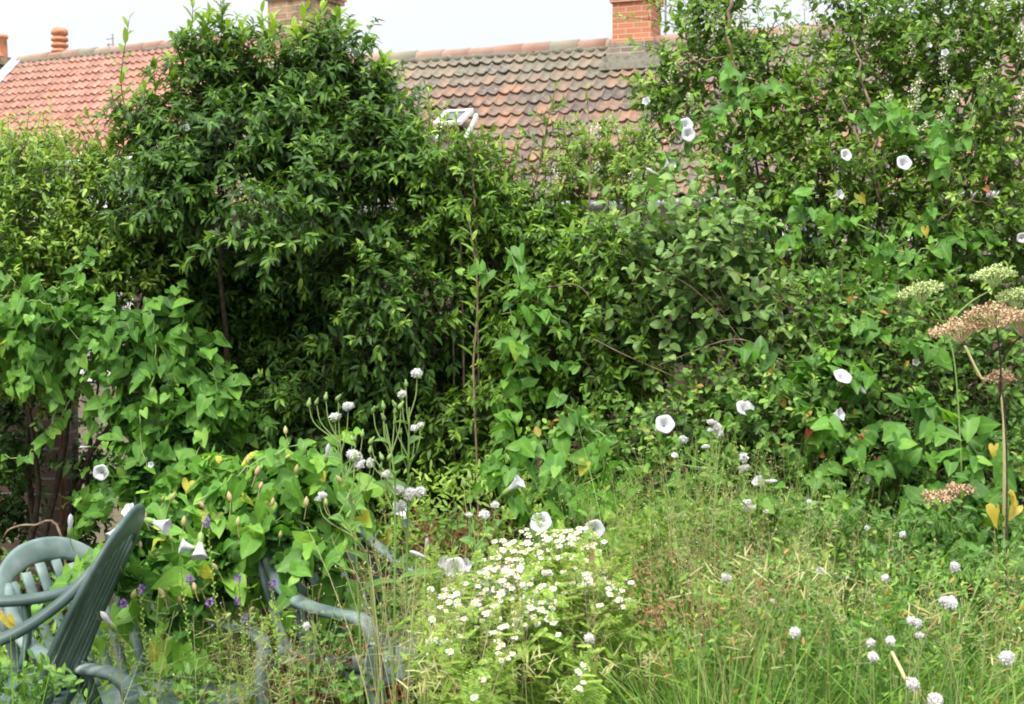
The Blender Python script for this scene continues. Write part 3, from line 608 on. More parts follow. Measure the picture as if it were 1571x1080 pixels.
def inner(g, lobes, n, tm, L, ratio, base=.1):
    """older, darker fill leaves inside the bush, added to block light"""
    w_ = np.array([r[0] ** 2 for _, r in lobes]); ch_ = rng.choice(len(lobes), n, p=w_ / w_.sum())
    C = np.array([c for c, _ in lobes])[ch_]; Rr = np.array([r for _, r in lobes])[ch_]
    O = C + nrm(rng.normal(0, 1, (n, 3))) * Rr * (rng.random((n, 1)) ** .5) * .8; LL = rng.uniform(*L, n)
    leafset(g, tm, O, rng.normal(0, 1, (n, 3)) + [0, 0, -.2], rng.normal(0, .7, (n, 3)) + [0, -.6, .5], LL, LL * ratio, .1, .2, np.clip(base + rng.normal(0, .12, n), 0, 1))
def branches(g, base, lobes, r0=.03, n=8, every=1, sides=6, jit=.06, thin=.15):
    P = []; Rd = []
    for i, (c, rad) in enumerate(lobes[::every]):
        t = np.linspace(0, 1, n)[:, None]; b = base + rng.normal(0, .05, 3) * [1, 1, 0]
        midp = b * .5 + c * .5 + rng.normal(0, .1, 3) + [0, .05, .12]
        q = (1 - t) ** 2 * b + 2 * t * (1 - t) * midp + t * t * c; q[1:-1] += rng.normal(0, jit * .3, (n - 2, 3)); P.append(q); Rd.append(r0 * (1 - t[:, 0]) ** .8 + r0 * thin)
    tubes(g, P, np.array(Rd), rng.random(len(P)), sides)
def ground_at(px, d): q = W(px, 500, d); return np.array([q[0], d, -.02])
def shrub(name, root_at, lobes, label, cat, leaf, mats, sub=(6, (.38, .55)), dens=120, inn=0, innL=(.05, .08), br=.03, group=None, barkm='bark', brev=1, **kw):
    root = empty(name, root_at, label, cat, group); sl = sublobes(lobes, *sub)
    g = Geo(); gt = Geo(); foliage(g, gt, sl, dens, leaf, **kw)
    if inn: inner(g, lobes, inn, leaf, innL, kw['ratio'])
    g.build('foliage', M[mats], root); gt.build('twigs', M[barkm], root)
    g = Geo(); branches(g, np.array(root_at), lobes, br, every=brev, n=10); g.build('branches', M['bark'], root)
    return root

# --- tall dark laurel in the middle left
LA = lobes_px([(310, 160, 55, 6.2), (365, 135, 60, 6.3), (430, 160, 65, 6.3), (495, 130, 62, 6.2), (485, 80, 36, 6.2), (525, 110, 34, 6.2), (335, 100, 40, 6.2), (235, 215, 42, 6.1), (275, 240, 45, 6.0), (560, 190, 58, 6.2), (330, 240, 62, 5.9), (235, 300, 45, 6.0), (430, 235, 75, 6.0), (290, 300, 55, 5.85),
               (520, 250, 60, 5.95), (580, 270, 58, 6.05), (398, 365, 40, 5.5), (470, 300, 36, 5.7), (440, 330, 26, 5.6), (300, 390, 55, 6.3), (500, 400, 80, 6.5), (380, 440, 70, 6.5), (310, 480, 60, 6.4), (440, 470, 70, 6.45), (350, 540, 70, 6.4), (560, 400, 62, 6.15), (520, 340, 40, 5.85), (610, 490, 68, 5.85), (500, 540, 90, 6.4),
               (400, 590, 95, 6.6), (620, 600, 62, 6.05), (690, 560, 50, 6.1), (655, 680, 65, 6.2), (560, 660, 80, 6.5), (440, 650, 45, 5.85), (370, 650, 50, 6.0), (560, 560, 50, 6.0), (470, 470, 60, 6.4), (680, 750, 60, 6.1), (600, 740, 70, 6.3)])
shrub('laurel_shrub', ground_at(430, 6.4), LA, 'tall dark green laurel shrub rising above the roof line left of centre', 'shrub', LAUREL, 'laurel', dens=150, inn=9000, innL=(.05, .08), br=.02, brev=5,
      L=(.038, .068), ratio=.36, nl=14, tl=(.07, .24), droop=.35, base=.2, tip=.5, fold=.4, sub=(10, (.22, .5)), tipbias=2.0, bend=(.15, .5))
# tall shoots on its crown
gs = Geo(); gl = Geo(); rt = None
def shoot(gs, gl, path, nl, L, ratio=.3, tm=LAUREL, up=.9, rad=.0035, base=.5, spread=.7, m0=0.05, tip=.4, droop=0):
    P = smooth(np.array(path), 16); tubes(gs, P[None], np.linspace(rad, rad * .4, 16)[None], rng.random(), sides=5)
    t = np.linspace(m0, 1, nl); Q = np.stack([np.interp(t, np.linspace(0, 1, 16), P[:, k]) for k in range(3)], -1); D = nrm(np.gradient(Q, axis=0))
    an = np.arange(nl) * 2.4 + rng.uniform(0, 6); rf = nrm(np.cross(D, [.3, .9, .1])); r2 = np.cross(D, rf); ra = rf * np.cos(an)[:, None] + r2 * np.sin(an)[:, None]
    T = ra * spread + D * up * (.5 + t[:, None] * .9) + rng.normal(0, .12, (nl, 3)) - [0, 0, droop]; LL = rng.uniform(L[0], L[1], nl) * (1 - .35 * t ** 3)
    leafset(gl, tm, Q, T, D * .6 - ra * .5 + [0, -.3, .3] + rng.normal(0, .25, (nl, 3)), LL, LL * ratio, rng.uniform(.05, .35, nl), .35, np.clip(base + tip * t + rng.normal(0, .08, nl), 0, 1))
def shootplant(name, label, cat, paths, nl, L, mat_, group=None, stem='bark', **kw):
    b = paths[0][0]; r_ = empty(name, b, label, cat, group); gs = Geo(); gl = Geo()
    for p in paths: shoot(gs, gl, p, nl, L, **kw)
    gs.build('stem', M[stem], r_); gl.build('leaves', M[mat_], r_); return r_
laurel_root = bpy.data.objects['laurel_shrub']
gs = Geo(); gl = Geo()
for x0, y0, x1, y1, n in [(205, 210, 198, 30, 16), (300, 130, 296, 5, 16), (345, 120, 338, 0, 18), (395, 130, 402, 20, 14), (268, 170, 262, 90, 12), (228, 220, 222, 130, 12), (500, 90, 492, 12, 14), (540, 120, 562, 66, 14),
                          (425, 110, 420, 60, 12), (372, 110, 372, 40, 12), (318, 110, 312, 30, 14), (590, 180, 602, 130, 12), (190, 250, 182, 180, 14), (520, 100, 536, 40, 14), (560, 160, 585, 100, 12), (455, 100, 450, 40, 12), (288, 110, 280, 50, 14), (325, 90, 322, 20, 14), (358, 100, 352, 50, 12), (412, 90, 418, 30, 12), (240, 180, 236, 100, 12), (212, 240, 206, 150, 12), (180, 280, 170, 215, 12), (600, 200, 618, 150, 12), (620, 230, 632, 180, 12), (480, 60, 470, 15, 12), (510, 60, 518, 20, 12), (575, 130, 590, 90, 12), (620, 260, 640, 205, 12)]:
    a = W(x0, y0, 6.15); b = W(x1, y1, 6.1 + rng.normal(0, .06)); shoot(gs, gl, [a, (a + b) / 2 + rng.normal(0, .015, 3), b], n, (.065, .1), ratio=.36, base=.5, tip=.4)
lb_shoots = [(610, 260, 612, 170), (635, 270, 640, 190), (672, 260, 676, 175), (650, 300, 655, 215), (715, 290, 710, 220), (765, 280, 770, 210), (790, 300, 795, 225), (830, 330, 836, 240), (860, 330, 868, 250), (750, 300, 752, 225), (690, 260, 694, 205), (880, 350, 890, 280)]
for x0, y0, x1, y1 in lb_shoots:
    a = W(x0, y0, 6.05); b = W(x1, y1, 6.02 + rng.normal(0, .05)); shoot(gs, gl, [a, (a + b) / 2 + rng.normal(0, .012, 3), b], 13, (.045, .07), ratio=.32, base=.55, tip=.45)
gs.build('shoot_stems', M['bark'], laurel_root); gl.build('shoot_leaves', M['laurel2'], laurel_root)

# --- lower laurel in the centre, fresher green
LB = lobes_px([(640, 265, 55, 6.0), (700, 290, 60, 5.95), (655, 360, 70, 6.0), (760, 310, 60, 6.1), (710, 390, 60, 6.05), (830, 345, 60, 6.0), (860, 400, 75, 5.85), (935, 430, 75, 5.7), (890, 490, 75, 5.7), (960, 530, 65, 5.6),
               (790, 430, 60, 6.05), (740, 470, 50, 6.0), (770, 520, 70, 6.25), (830, 560, 60, 5.8), (905, 590, 50, 5.75), (800, 640, 75, 5.75), (720, 660, 60, 5.85), (880, 650, 60, 5.7), (750, 590, 60, 6.2), (970, 600, 60, 6.0), (600, 230, 40, 6.1)])
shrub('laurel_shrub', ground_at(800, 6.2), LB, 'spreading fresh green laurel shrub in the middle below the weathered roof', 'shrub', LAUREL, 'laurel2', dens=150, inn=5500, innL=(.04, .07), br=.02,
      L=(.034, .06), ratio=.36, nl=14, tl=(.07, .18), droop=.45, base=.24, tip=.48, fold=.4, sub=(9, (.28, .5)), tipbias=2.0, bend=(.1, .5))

# --- single upright saplings standing out of the hedge
G_ = 'upright saplings growing through the hedge'
for px0, py0, px1, py1, d, n, L_, lb in [
        (726, 560, 718, 325, 5.55, 26, (.06, .095), 'leafy upright sapling with red brown stem in front of the central laurel'),
        (660, 300, 657, 140, 6.0, 22, (.05, .08), 'yellow green sapling tip in front of the roof nearest the tall laurel'),
        (690, 320, 684, 160, 5.95, 22, (.05, .08), 'young green sapling rising just left of the white roof window'),
        (815, 320, 852, 135, 6.0, 26, (.045, .07), 'bushy dark sapling in front of the weathered tiles'),
        (903, 350, 900, 135, 5.8, 11, (.05, .085), 'bare stemmed sapling with a few pale leaves and a green tip before the roof'),
        (705, 300, 700, 178, 5.9, 20, (.045, .07), 'yellow tipped sapling overlapping the left edge of the roof window'),
        (728, 300, 722, 200, 5.85, 22, (.05, .075), 'short bushy sapling covering the lower half of the roof window'),
        (745, 310, 738, 190, 6.0, 22, (.05, .075), 'small bushy green sapling in front of the white roof window')]:
    a = ground_at(px0, d); b = W(px0, py0, d); c = W(px1, py1, d)
    r_ = empty('sapling', a, lb, 'sapling', G_); gs = Geo(); gl = Geo()
    tubes(gs, smooth(np.array([a, (a + b) / 2 + [.02, 0, 0], b]), 8)[None], .005, sides=5)
    shoot(gs, gl, [b, (b + c) / 2 + rng.normal(0, .01, 3), c], n, L_, ratio=.28, base=.5, tip=.4, rad=.005, spread=.8)
    if 'bushy' in lb:
        for k in range(7):
            t = .2 + .1 * k; q = b * (1 - t) + c * t; e = q + np.array([(-1) ** k * .1, -.03, .08]) * (1.3 - t); shoot(gs, gl, [q, (q + e) / 2 + [0, 0, .0], e], 9, (.04, .06), ratio=.32, rad=.003, base=.35)
    gs.build('stem', M['twig'], r_); gl.build('leaves', M['laurel' if 'bushy' in lb else 'laurel2'], r_)

# --- left: fine leaved hedge with bindweed curtain
LC = lobes_px([(20, 270, 50, 6.3), (60, 250, 45, 6.3), (40, 310, 75, 6.1), (115, 305, 60, 6.1), (170, 330, 55, 6.1), (30, 400, 80, 5.95), (120, 390, 65, 6.05), (190, 400, 55, 6.1), (60, 470, 80, 6.1), (0, 540, 70, 6.1), (150, 260, 40, 6.2), (85, 560, 50, 6.2), (230, 400, 50, 6.2), (150, 450, 50, 6.3), (160, 510, 45, 6.5), (120, 450, 40, 6.3), (150, 560, 30, 6.6), (20, 380, 70, 6.9), (100, 400, 60, 6.85), (-50, 420, 70, 6.6)])  # rearmost lobes added behind the visible hedge to shade the wall
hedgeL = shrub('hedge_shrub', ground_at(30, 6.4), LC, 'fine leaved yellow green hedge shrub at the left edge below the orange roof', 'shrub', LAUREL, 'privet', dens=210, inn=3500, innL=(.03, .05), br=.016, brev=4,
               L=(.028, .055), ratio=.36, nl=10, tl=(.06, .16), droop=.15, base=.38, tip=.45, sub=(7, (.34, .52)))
gs = Geo(); gl = Geo()
for x0, y0, x1, y1 in [(35, 290, 40, 195), (75, 270, 78, 150), (10, 280, 12, 180), (100, 270, 95, 190), (140, 250, 150, 200), (55, 290, 50, 220), (85, 280, 88, 200), (25, 280, 22, 215), (5, 260, 2, 200), (120, 270, 118, 215), (65, 260, 62, 175)]:
    a = W(x0, y0, 6.2); b = W(x1, y1, 6.2); shoot(gs, gl, [a, (a + b) / 2 + rng.normal(0, .01, 3), b], 16, (.04, .06), ratio=.25, base=.65, tip=.4)
gs.build('shoot_stems', M['greenstem'], hedgeL); gl.build('shoot_leaves', M['pale'], hedgeL)

def bindweed(label, base, lobes, dens, L=(.05, .085), nl=6, tl=(.12, .28), trails=(), group='bindweed vines', shell=(.7, 1.1), base_=.4, front=.2, mats='bind', sub=(5, (.3, .5)), face=(0, -.8, .8), droop=.8, trail_n=14, **kw):
    root = empty('bindweed', base, label, 'bindweed', group); sl = sublobes(lobes, *sub); g = Geo(); gt = Geo()
    foliage(g, gt, sl, dens, HEART, L=L, ratio=.78, nl=nl, tl=tl, up=-.1, droop=droop, spread=.9, out=.1, base=base_, tip=.25, bend=(0, .25), fold=.16, face=face, front=front, shell=shell, twr=.0016, tipbias=1.0, nsig=.6, rndn=.12, **kw)
    for tr in trails:
        P = smooth(np.array([W(*q) for q in tr]), 20); P[1:-1] += rng.normal(0, .006, (18, 3)); tubes(gt, P[None], .0022, .6, sides=4)
        nn_ = int(max(4, np.linalg.norm(np.diff(P, axis=0), axis=1).sum() / .05)); t = np.linspace(.05, .98, nn_); Q = np.stack([np.interp(t, np.linspace(0, 1, 20), P[:, k]) for k in range(3)], -1)
        LL = rng.uniform(*L, nn_) * (1 - .3 * t ** 2)
        leafset(g, HEART, Q + rng.normal(0, .012, (nn_, 3)), rng.normal(0, .45, (nn_, 3)) + [0, -.35, -.7], rng.normal(0, .35, (nn_, 3)) + [0, -1, .8], LL, LL * .78, .12, .25, np.clip(.62 + rng.normal(0, .12, nn_), 0, .9))
    g.build('leaves', M[mats], root); gt.build('vine_stems', M['greenstem'], root)
    return root
LCb = lobes_px([(20, 490, 50, 5.75), (90, 480, 45, 5.75), (60, 520, 38, 5.8), (0, 540, 28, 5.85), (105, 500, 28, 5.85), (35, 440, 25, 5.8)])
bwL = bindweed('bindweed with big drooping heart leaves over the left hedge above the dark brick wall', ground_at(20, 6.0), LCb, 115, L=(.04, .078), base_=.52, trails=[[(10, 420, 5.6), (40, 460, 5.6), (80, 470, 5.6), (120, 520, 5.6)], [(140, 380, 5.7), (110, 430, 5.65), (60, 450, 5.65)], [(90, 600, 5.75), (75, 660, 5.72), (40, 700, 5.7), (5, 705, 5.7)], [(130, 580, 5.75), (90, 640, 5.7), (70, 680, 5.7)]])
LCc = lobes_px([(205, 560, 36, 5.75), (240, 500, 40, 5.75), (205, 640, 38, 5.7), (280, 570, 45, 5.75), (240, 690, 40, 5.65), (310, 660, 45, 5.6), (175, 745, 26, 5.8), (145, 775, 20, 5.85), (225, 740, 38, 5.55), (320, 590, 36, 5.8), (185, 500, 25, 5.85), (285, 720, 38, 5.55)])
bwC = bindweed('bindweed curtain hanging from the tall laurel down to the chairs beside the dark gap', ground_at(230, 5.9), LCc, 100, L=(.045, .085), base_=.5, trails=[[(230, 470, 5.5), (240, 560, 5.5), (215, 640, 5.5), (225, 720, 5.45)], [(320, 540, 5.5), (335, 620, 5.5), (300, 700, 5.45)], [(170, 470, 5.7), (175, 560, 5.68), (168, 640, 5.66), (190, 720, 5.6)], [(285, 450, 5.6), (270, 540, 5.6), (262, 620, 5.6)]])
LCd = lobes_px([(10, 620, 45, 6.6), (30, 700, 50, 6.7), (20, 790, 50, 6.6), (-20, 700, 60, 6.3), (5, 560, 50, 6.5), (90, 620, 25, 6.7), (140, 720, 32, 7.2), (130, 790, 34, 7.2), (170, 670, 20, 7.2), (110, 850, 34, 7.1), (150, 860, 30, 7.1)]); g = Geo(); gt = Geo(); foliage(g, gt, LCd, 170, LAUREL, L=(.03, .06), ratio=.4, nl=10, tl=(.06, .14), base=.1, tip=.2); inner(g, LCd, 2200, LAUREL, (.04, .06), .4, .05); g.build('shade_fill_leaves', M['laurel'], hedgeL)  # fill leaves, colour lowered to stand in for shade around the gap
LLe = lobes_px([(300, 430, 60, 6.35), (370, 400, 55, 6.35), (440, 420, 60, 6.4), (330, 500, 60, 6.3), (420, 500, 70, 6.35), (480, 600, 70, 6.3), (380, 590, 60, 6.3), (550, 620, 60, 6.3), (700, 700, 50, 6.2), (260, 440, 40, 6.2), (170, 370, 45, 6.4), (215, 350, 40, 6.4), (160, 420, 40, 6.4), (240, 380, 40, 6.3), (120, 330, 35, 6.4), (290, 350, 40, 6.4)]); g = Geo(); foliage(g, None, LLe, 110, LAUREL, L=(.04, .06), ratio=.36, nl=12, tl=(.08, .18), droop=.6, base=.08, tip=.3); inner(g, LLe, 3500, LAUREL, (.045, .07), .4, .05); g.build('painted_shade_leaves', M['laurel'], laurel_root)  # extra leaves coloured dark, painting shade into the laurel's hollows
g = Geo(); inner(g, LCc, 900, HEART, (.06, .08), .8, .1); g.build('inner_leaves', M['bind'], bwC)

# --- right: privet hedge with cream panicles
LD = lobes_px([(1085, 45, 60, 6.25), (1130, 100, 60, 6.2), (1045, 135, 50, 6.2), (1010, 160, 35, 6.2), (1110, 10, 40, 6.3), (1190, 140, 55, 6.15), (1160, 75, 28, 6.3), (1290, 100, 50, 6.2), (1300, 20, 42, 6.3), (1375, 40, 75, 6.2), (1470, 40, 80, 6.1), (1550, 60, 70, 6.1),
               (1340, 130, 65, 6.1), (1430, 130, 65, 6.1), (1530, 160, 70, 6.0), (1200, 215, 55, 6.05), (1150, 190, 50, 6.1), (1270, 190, 50, 6.1), (1370, 240, 60, 6.0), (1460, 230, 75, 5.95), (1550, 260, 65, 5.9), (1230, 290, 60, 5.9), (1310, 330, 65, 5.9),
               (1400, 340, 70, 5.9), (1490, 350, 75, 5.85), (1560, 380, 60, 5.8), (1170, 300, 55, 5.9), (1250, 390, 60, 5.95), (1120, 250, 50, 5.95), (1420, 430, 70, 5.95), (1520, 440, 60, 5.85), (1340, 420, 60, 6.0)])
hedgeR = shrub('privet_hedge', ground_at(1330, 6.4), LD, 'tall untrimmed privet hedge with cream blossom at the right against the sky', 'hedge', LAUREL, 'privet', dens=105, inn=4200, innL=(.035, .06), br=.02, brev=2,
               L=(.028, .055), ratio=.46, nl=12, tl=(.08, .26), droop=.15, base=.26, tip=.46, sub=(9, (.22, .5)), nsig=.5)
# blossom panicles
def panicles(g, gt, pts, n=40, h=.07, r=.025, sz=.006):
    for p in pts:
        hh = h * rng.uniform(.7, 1.3); t = rng.random(n); a = rng.uniform(0, 6.28, n); rr = r * (1 - t * .8) * rng.uniform(.4, 1.1, n); ax_ = nrm(np.array([rng.normal(0, .35), -.3, 1.0]))
        O = p + ax_ * (t * hh)[:, None] + np.stack([rr * np.cos(a), rr * np.sin(a), 0 * a], -1)
        leafset(g, SMALL, O, rng.normal(0, 1, (n, 3)), rng.normal(0, 1, (n, 3)) + [0, -.5, .5], sz * 1.6, sz * 1.2, .1, .2, rng.random(n))
        if gt is not None: tubes(gt, [[p - ax_ * .05, p + ax_ * hh * .9]], .0015, sides=3)
sp_, dd_ = sample(sublobes(lobes_px([(1190, 120, 70, 6.1), (1350, 80, 80, 6.1), (1490, 50, 90, 6.0), (1530, 200, 60, 5.9), (1060, 150, 50, 6.1), (1300, 60, 60, 6.1), (1420, 190, 70, 5.9), (1200, 260, 50, 5.9), (1100, 60, 40, 6.15), (1540, 120, 70, 5.95)]), 5), 22, 0, (1.0, 1.25))
g = Geo(); gt = Geo(); panicles(g, gt, sp_[:130]); g.build('blossom', M['cream'], hedgeR); gt.build('blossom_stalks', M['greenstem'], hedgeR)
# pale branches showing through
g = Geo()
for path, r0 in [([(1352, 300, 5.8), (1340, 240, 5.85), (1345, 190, 5.9), (1322, 120, 5.95), (1310, 60, 6)], .009), ([(1350, 310, 5.8), (1325, 235, 5.85), (1290, 150, 5.9)], .007), ([(1122, 0, 6), (1117, 60, 6), (1130, 120, 6.0)], .009), ([(1040, 98, 6), (1080, 92, 5.95), (1120, 85, 6)], .006),
                 ([(1440, 340, 5.7), (1480, 310, 5.7), (1530, 315, 5.75)], .004), ([(1390, 420, 5.6), (1430, 470, 5.6), (1460, 400, 5.6)], .004), ([(1180, 450, 5.5), (1250, 500, 5.5)], .005), ([(1300, 300, 5.7), (1290, 350, 5.7), (1270, 420, 5.7)], .003), ([(1225, 380, 5.6), (1240, 440, 5.6), (1280, 500, 5.6)], .005)]:
    P = smooth(np.array([W(*q) for q in path]), 14); P[1:-1] += rng.normal(0, .006, (12, 3)); tubes(g, P[None], np.linspace(r0, r0 * .5, 14)[None], .5, sides=6)
g.build('bare_branches', M['twig'], hedgeR)
LDb = lobes_px([(1060, 270, 50, 5.75), (1020, 300, 40, 5.75), (1110, 290, 40, 5.75), (1330, 210, 50, 5.8), (1400, 210, 50, 5.75), (1440, 190, 35, 5.75), (1135, 150, 35, 5.95), (1370, 330, 45, 5.7), (1400, 370, 50, 5.65), (1250, 370, 40, 5.7), (1210, 350, 40, 5.7), (1450, 340, 40, 5.7), (1270, 420, 40, 5.65), (1380, 440, 45, 5.6), (1480, 400, 40, 5.65)])
bwR = bindweed('bindweed with white trumpet flowers twining through the privet hedge on the right', ground_at(1280, 6.0), LDb, 30, L=(.045, .07), base_=.5, trails=[[(1130, 120, 5.8), (1150, 190, 5.75), (1120, 260, 5.7)], [(1300, 180, 5.75), (1360, 200, 5.7), (1440, 190, 5.7), (1460, 150, 5.7)], [(1260, 330, 5.6), (1330, 350, 5.55), (1390, 390, 5.5), (1440, 370, 5.5)], [(1420, 240, 5.7), (1470, 220, 5.7), (1500, 150, 5.7)]])

# --- pale yellow green shrub in front of the roof
LF = lobes_px([(930, 250, 40, 6.05), (900, 235, 30, 6.05), (965, 265, 40, 6.0), (1000, 250, 30, 6.0), (880, 290, 30, 6.0), (960, 300, 35, 5.95), (870, 250, 25, 6.05), (1000, 210, 25, 6.1)])
pl_ = shrub('flowering_shrub', ground_at(940, 6.3), LF, 'pale yellow green shrub with creamy flower sprays in front of the weathered roof', 'shrub', LAUREL, 'pale', dens=230, inn=300, innL=(.03, .05), br=.012, L=(.025, .045), ratio=.42, nl=10, tl=(.06, .14), droop=.1, base=.3, tip=.4)
sp_, dd_ = sample(LF, 45, 0, (1.0, 1.2)); g = Geo(); panicles(g, None, sp_[:45], 30, .06); g.build('blossom', M['cream'], pl_)

# --- grey green honeysuckle like shrub with round paired leaves
LE = lobes_px([(1010, 375, 45, 5.55), (1060, 350, 40, 5.5), (1080, 420, 60, 5.45), (1150, 410, 50, 5.5), (1030, 450, 55, 5.5), (1130, 480, 60, 5.45), (1060, 520, 55, 5.45), (1160, 540, 45, 5.45), (1000, 500, 40, 5.55), (1100, 350, 40, 5.55)])
hs = shrub('honeysuckle', ground_at(1080, 5.9), LE, 'grey green honeysuckle with rounded paired leaves on upright shoots right of centre', 'shrub', OVAL, 'honey', dens=75, inn=900, innL=(.05, .07), br=.012, barkm='twig',
           L=(.04, .065), ratio=.62, nl=10, tl=(.18, .34), up=.8, droop=.1, base=.32, tip=.35, sub=(5, (.36, .5)), front=.25)
g = Geo()
for path in [[(1000, 410, 5.3), (1060, 440, 5.28), (1120, 500, 5.3), (1160, 560, 5.3)], [(1160, 430, 5.3), (1100, 410, 5.3), (1050, 420, 5.3)], [(840, 440, 5.5), (890, 440, 5.45), (930, 500, 5.4)], [(910, 520, 5.35), (960, 545, 5.35), (1040, 580, 5.3)], [(1200, 560, 5.2), (1130, 520, 5.2), (1010, 560, 5.25)]]:
    P = smooth(np.array([W(*q) for q in path]), 14); tubes(g, P[None], np.linspace(.0028, .0012, 14)[None], .5, sides=5)
g.build('trailing_stems', M['twig'], hs)

# --- brambles along the lower right
LG = lobes_px([(1230, 520, 60, 5.5), (1300, 480, 55, 5.55), (1350, 520, 60, 5.5), (1290, 570, 60, 5.4), (1180, 600, 60, 5.35), (1380, 590, 60, 5.4), (1450, 540, 60, 5.5), (1520, 560, 60, 5.5), (1470, 630, 70, 5.45), (1550, 650, 60, 5.35), (1110, 620, 50, 5.35), (1060, 650, 50, 5.3),
               (1150, 670, 65, 5.2), (1230, 660, 60, 5.2), (1320, 660, 55, 5.3), (1400, 700, 65, 5.3), (1300, 740, 60, 5.3), (1490, 720, 65, 5.3), (1080, 720, 60, 5.15), (1000, 690, 50, 5.3), (1170, 750, 65, 5.15), (1560, 760, 60, 5.1), (1420, 780, 60, 5.15), (950, 720, 50, 5.3), (880, 710, 45, 5.4), (1330, 820, 60, 5.1)])
shrub('bramble', ground_at(1250, 5.7), LG, 'sprawling small leaved bramble thicket along the lower right behind the tall grass', 'bramble', OVAL, 'bramble', dens=170, inn=4200, innL=(.03, .05), br=.006, barkm='twig',
      L=(.022, .05), ratio=.58, nl=10, tl=(.1, .26), droop=.2, base=.34, tip=.4, sub=(7, (.34, .52)), nsig=.5)
LGb = lobes_px([(1360, 640, 50, 5.1), (1400, 660, 40, 5.1), (1350, 700, 40, 5.1), (1230, 660, 40, 5.05), (1220, 740, 40, 5.0), (1180, 620, 40, 5.15), (1250, 610, 35, 5.2), (1490, 800, 50, 4.9), (1440, 830, 40, 4.95), (1300, 600, 35, 5.2), (1540, 690, 35, 5.0), (1370, 530, 30, 5.25), (1560, 520, 30, 5.2), (1270, 780, 45, 4.95), (1200, 560, 40, 5.2)])
bwG = bindweed('bindweed with white trumpets and reddening leaves scrambling over the right hand brambles', ground_at(1320, 5.3), LGb, 34, L=(.06, .09), base_=.5)
LGc = lobes_px([(840, 720, 40, 5.0), (820, 760, 40, 4.9), (870, 640, 25, 5.2), (930, 690, 30, 5.1), (1000, 780, 40, 4.9), (760, 700, 35, 5.1), (960, 820, 35, 4.8), (900, 760, 40, 4.95)])
bwM = bindweed('bindweed rambling low across the middle of the meadow edge behind the white daisies', ground_at(880, 5.2), LGc, 42, L=(.055, .085), base_=.58, trails=[[(850, 600, 5.1), (890, 640, 5.1), (940, 680, 5.05)], [(1040, 760, 4.9), (990, 790, 4.85), (930, 830, 4.85)], [(860, 700, 5.0), (830, 740, 4.95), (800, 760, 4.9)]])
bwV = bindweed('bindweed climbing the centre of the hedge beside the upright sapling', ground_at(790, 5.7), lobes_px([(790, 490, 22, 5.45), (795, 545, 24, 5.45), (770, 430, 16, 5.45), (790, 385, 18, 5.5), (760, 590, 24, 5.45)]), 60, L=(.045, .075), base_=.55,
               trails=[[(775, 380, 5.5), (800, 430, 5.45), (782, 480, 5.45), (805, 540, 5.4), (770, 590, 5.4)], [(800, 430, 5.45), (840, 450, 5.5), (860, 500, 5.5)]])
# --- mound over the chairs
LH = lobes_px([(440, 730, 36, 4.9), (505, 740, 36, 4.95), (385, 760, 38, 4.85), (450, 790, 42, 4.9), (520, 780, 28, 5.05), (335, 790, 38, 4.75), (270, 825, 34, 4.6), (215, 830, 30, 4.5), (230, 880, 30, 4.5), (300, 870, 36, 4.6), (370, 840, 36, 4.85), (470, 850, 38, 5.0), (510, 850, 26, 5.05), (185, 865, 20, 4.4), (290, 930, 20, 4.5), (350, 900, 22, 4.85), (430, 880, 30, 5.0), (240, 955, 14, 4.3), (455, 850, 26, 4.62), (500, 850, 22, 4.72), (250, 880, 28, 4.3), (290, 895, 20, 4.35), (200, 890, 18, 4.2), (345, 860, 22, 4.5), (430, 820, 24, 4.6), (270, 940, 14, 4.2)])
bwH = bindweed('bright bindweed mound with large heart leaves smothering the plastic chairs', ground_at(380, 4.8), LH, 85, L=(.05, .092), nl=6, base_=.7, droop=.8, face=(0, -.8, 1.0), shell=(.8, 1.1), trails=[[(300, 770, 4.5), (360, 730, 4.6), (430, 690, 4.7), (480, 680, 4.75)], [(295, 1010, 4.15), (285, 970, 4.2), (300, 930, 4.25)]])
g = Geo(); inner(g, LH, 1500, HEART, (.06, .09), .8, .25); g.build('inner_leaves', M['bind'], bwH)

g = Geo(); revolve(g, [(.0015, -.02), (.008, -.014), (.0105, 0), (.008, .01), (.003, .02), (0, .024)], (0, 0, 0), seg=10, wob=[0, .1, .1, .1, 0, 0]); tubes(g, [[(0, 0, -.018), (.005, 0, -.045), (.012, 0, -.07)]], .0013, sides=4)
cap_m = g.mesh('bud', M['capsule'])
for px, py, d in [(200, 800, 4.15), (222, 790, 4.2), (236, 800, 4.2), (215, 835, 4.1), (240, 850, 4.1), (262, 825, 4.15), (282, 800, 4.25), (310, 775, 4.3), (178, 838, 4.05), (183, 860, 4.05), (205, 912, 4.0), (248, 910, 4.05), (275, 918, 4.1), (298, 900, 4.1), (330, 870, 4.2), (380, 705, 4.6), (395, 722, 4.6), (438, 660, 4.7), (442, 700, 4.65),
                  (400, 745, 4.55), (455, 720, 4.6), (470, 770, 4.5), (352, 762, 4.4), (387, 935, 4.1), (350, 945, 4.1), (418, 770, 4.5), (500, 770, 4.6), (265, 762, 4.35), (250, 765, 4.35), (520, 735, 4.6), (365, 800, 4.3), (430, 820, 4.4)]:
    o = bpy.data.objects.new('bud', cap_m); COL.objects.link(o); o.parent = bwH; o.location = W(px, py, d) - np.array(bwH.location); o.rotation_euler = (random.gauss(0, .4), random.gauss(0, .4), random.random() * 6); o.scale = [random.uniform(.5, .85)] * 3
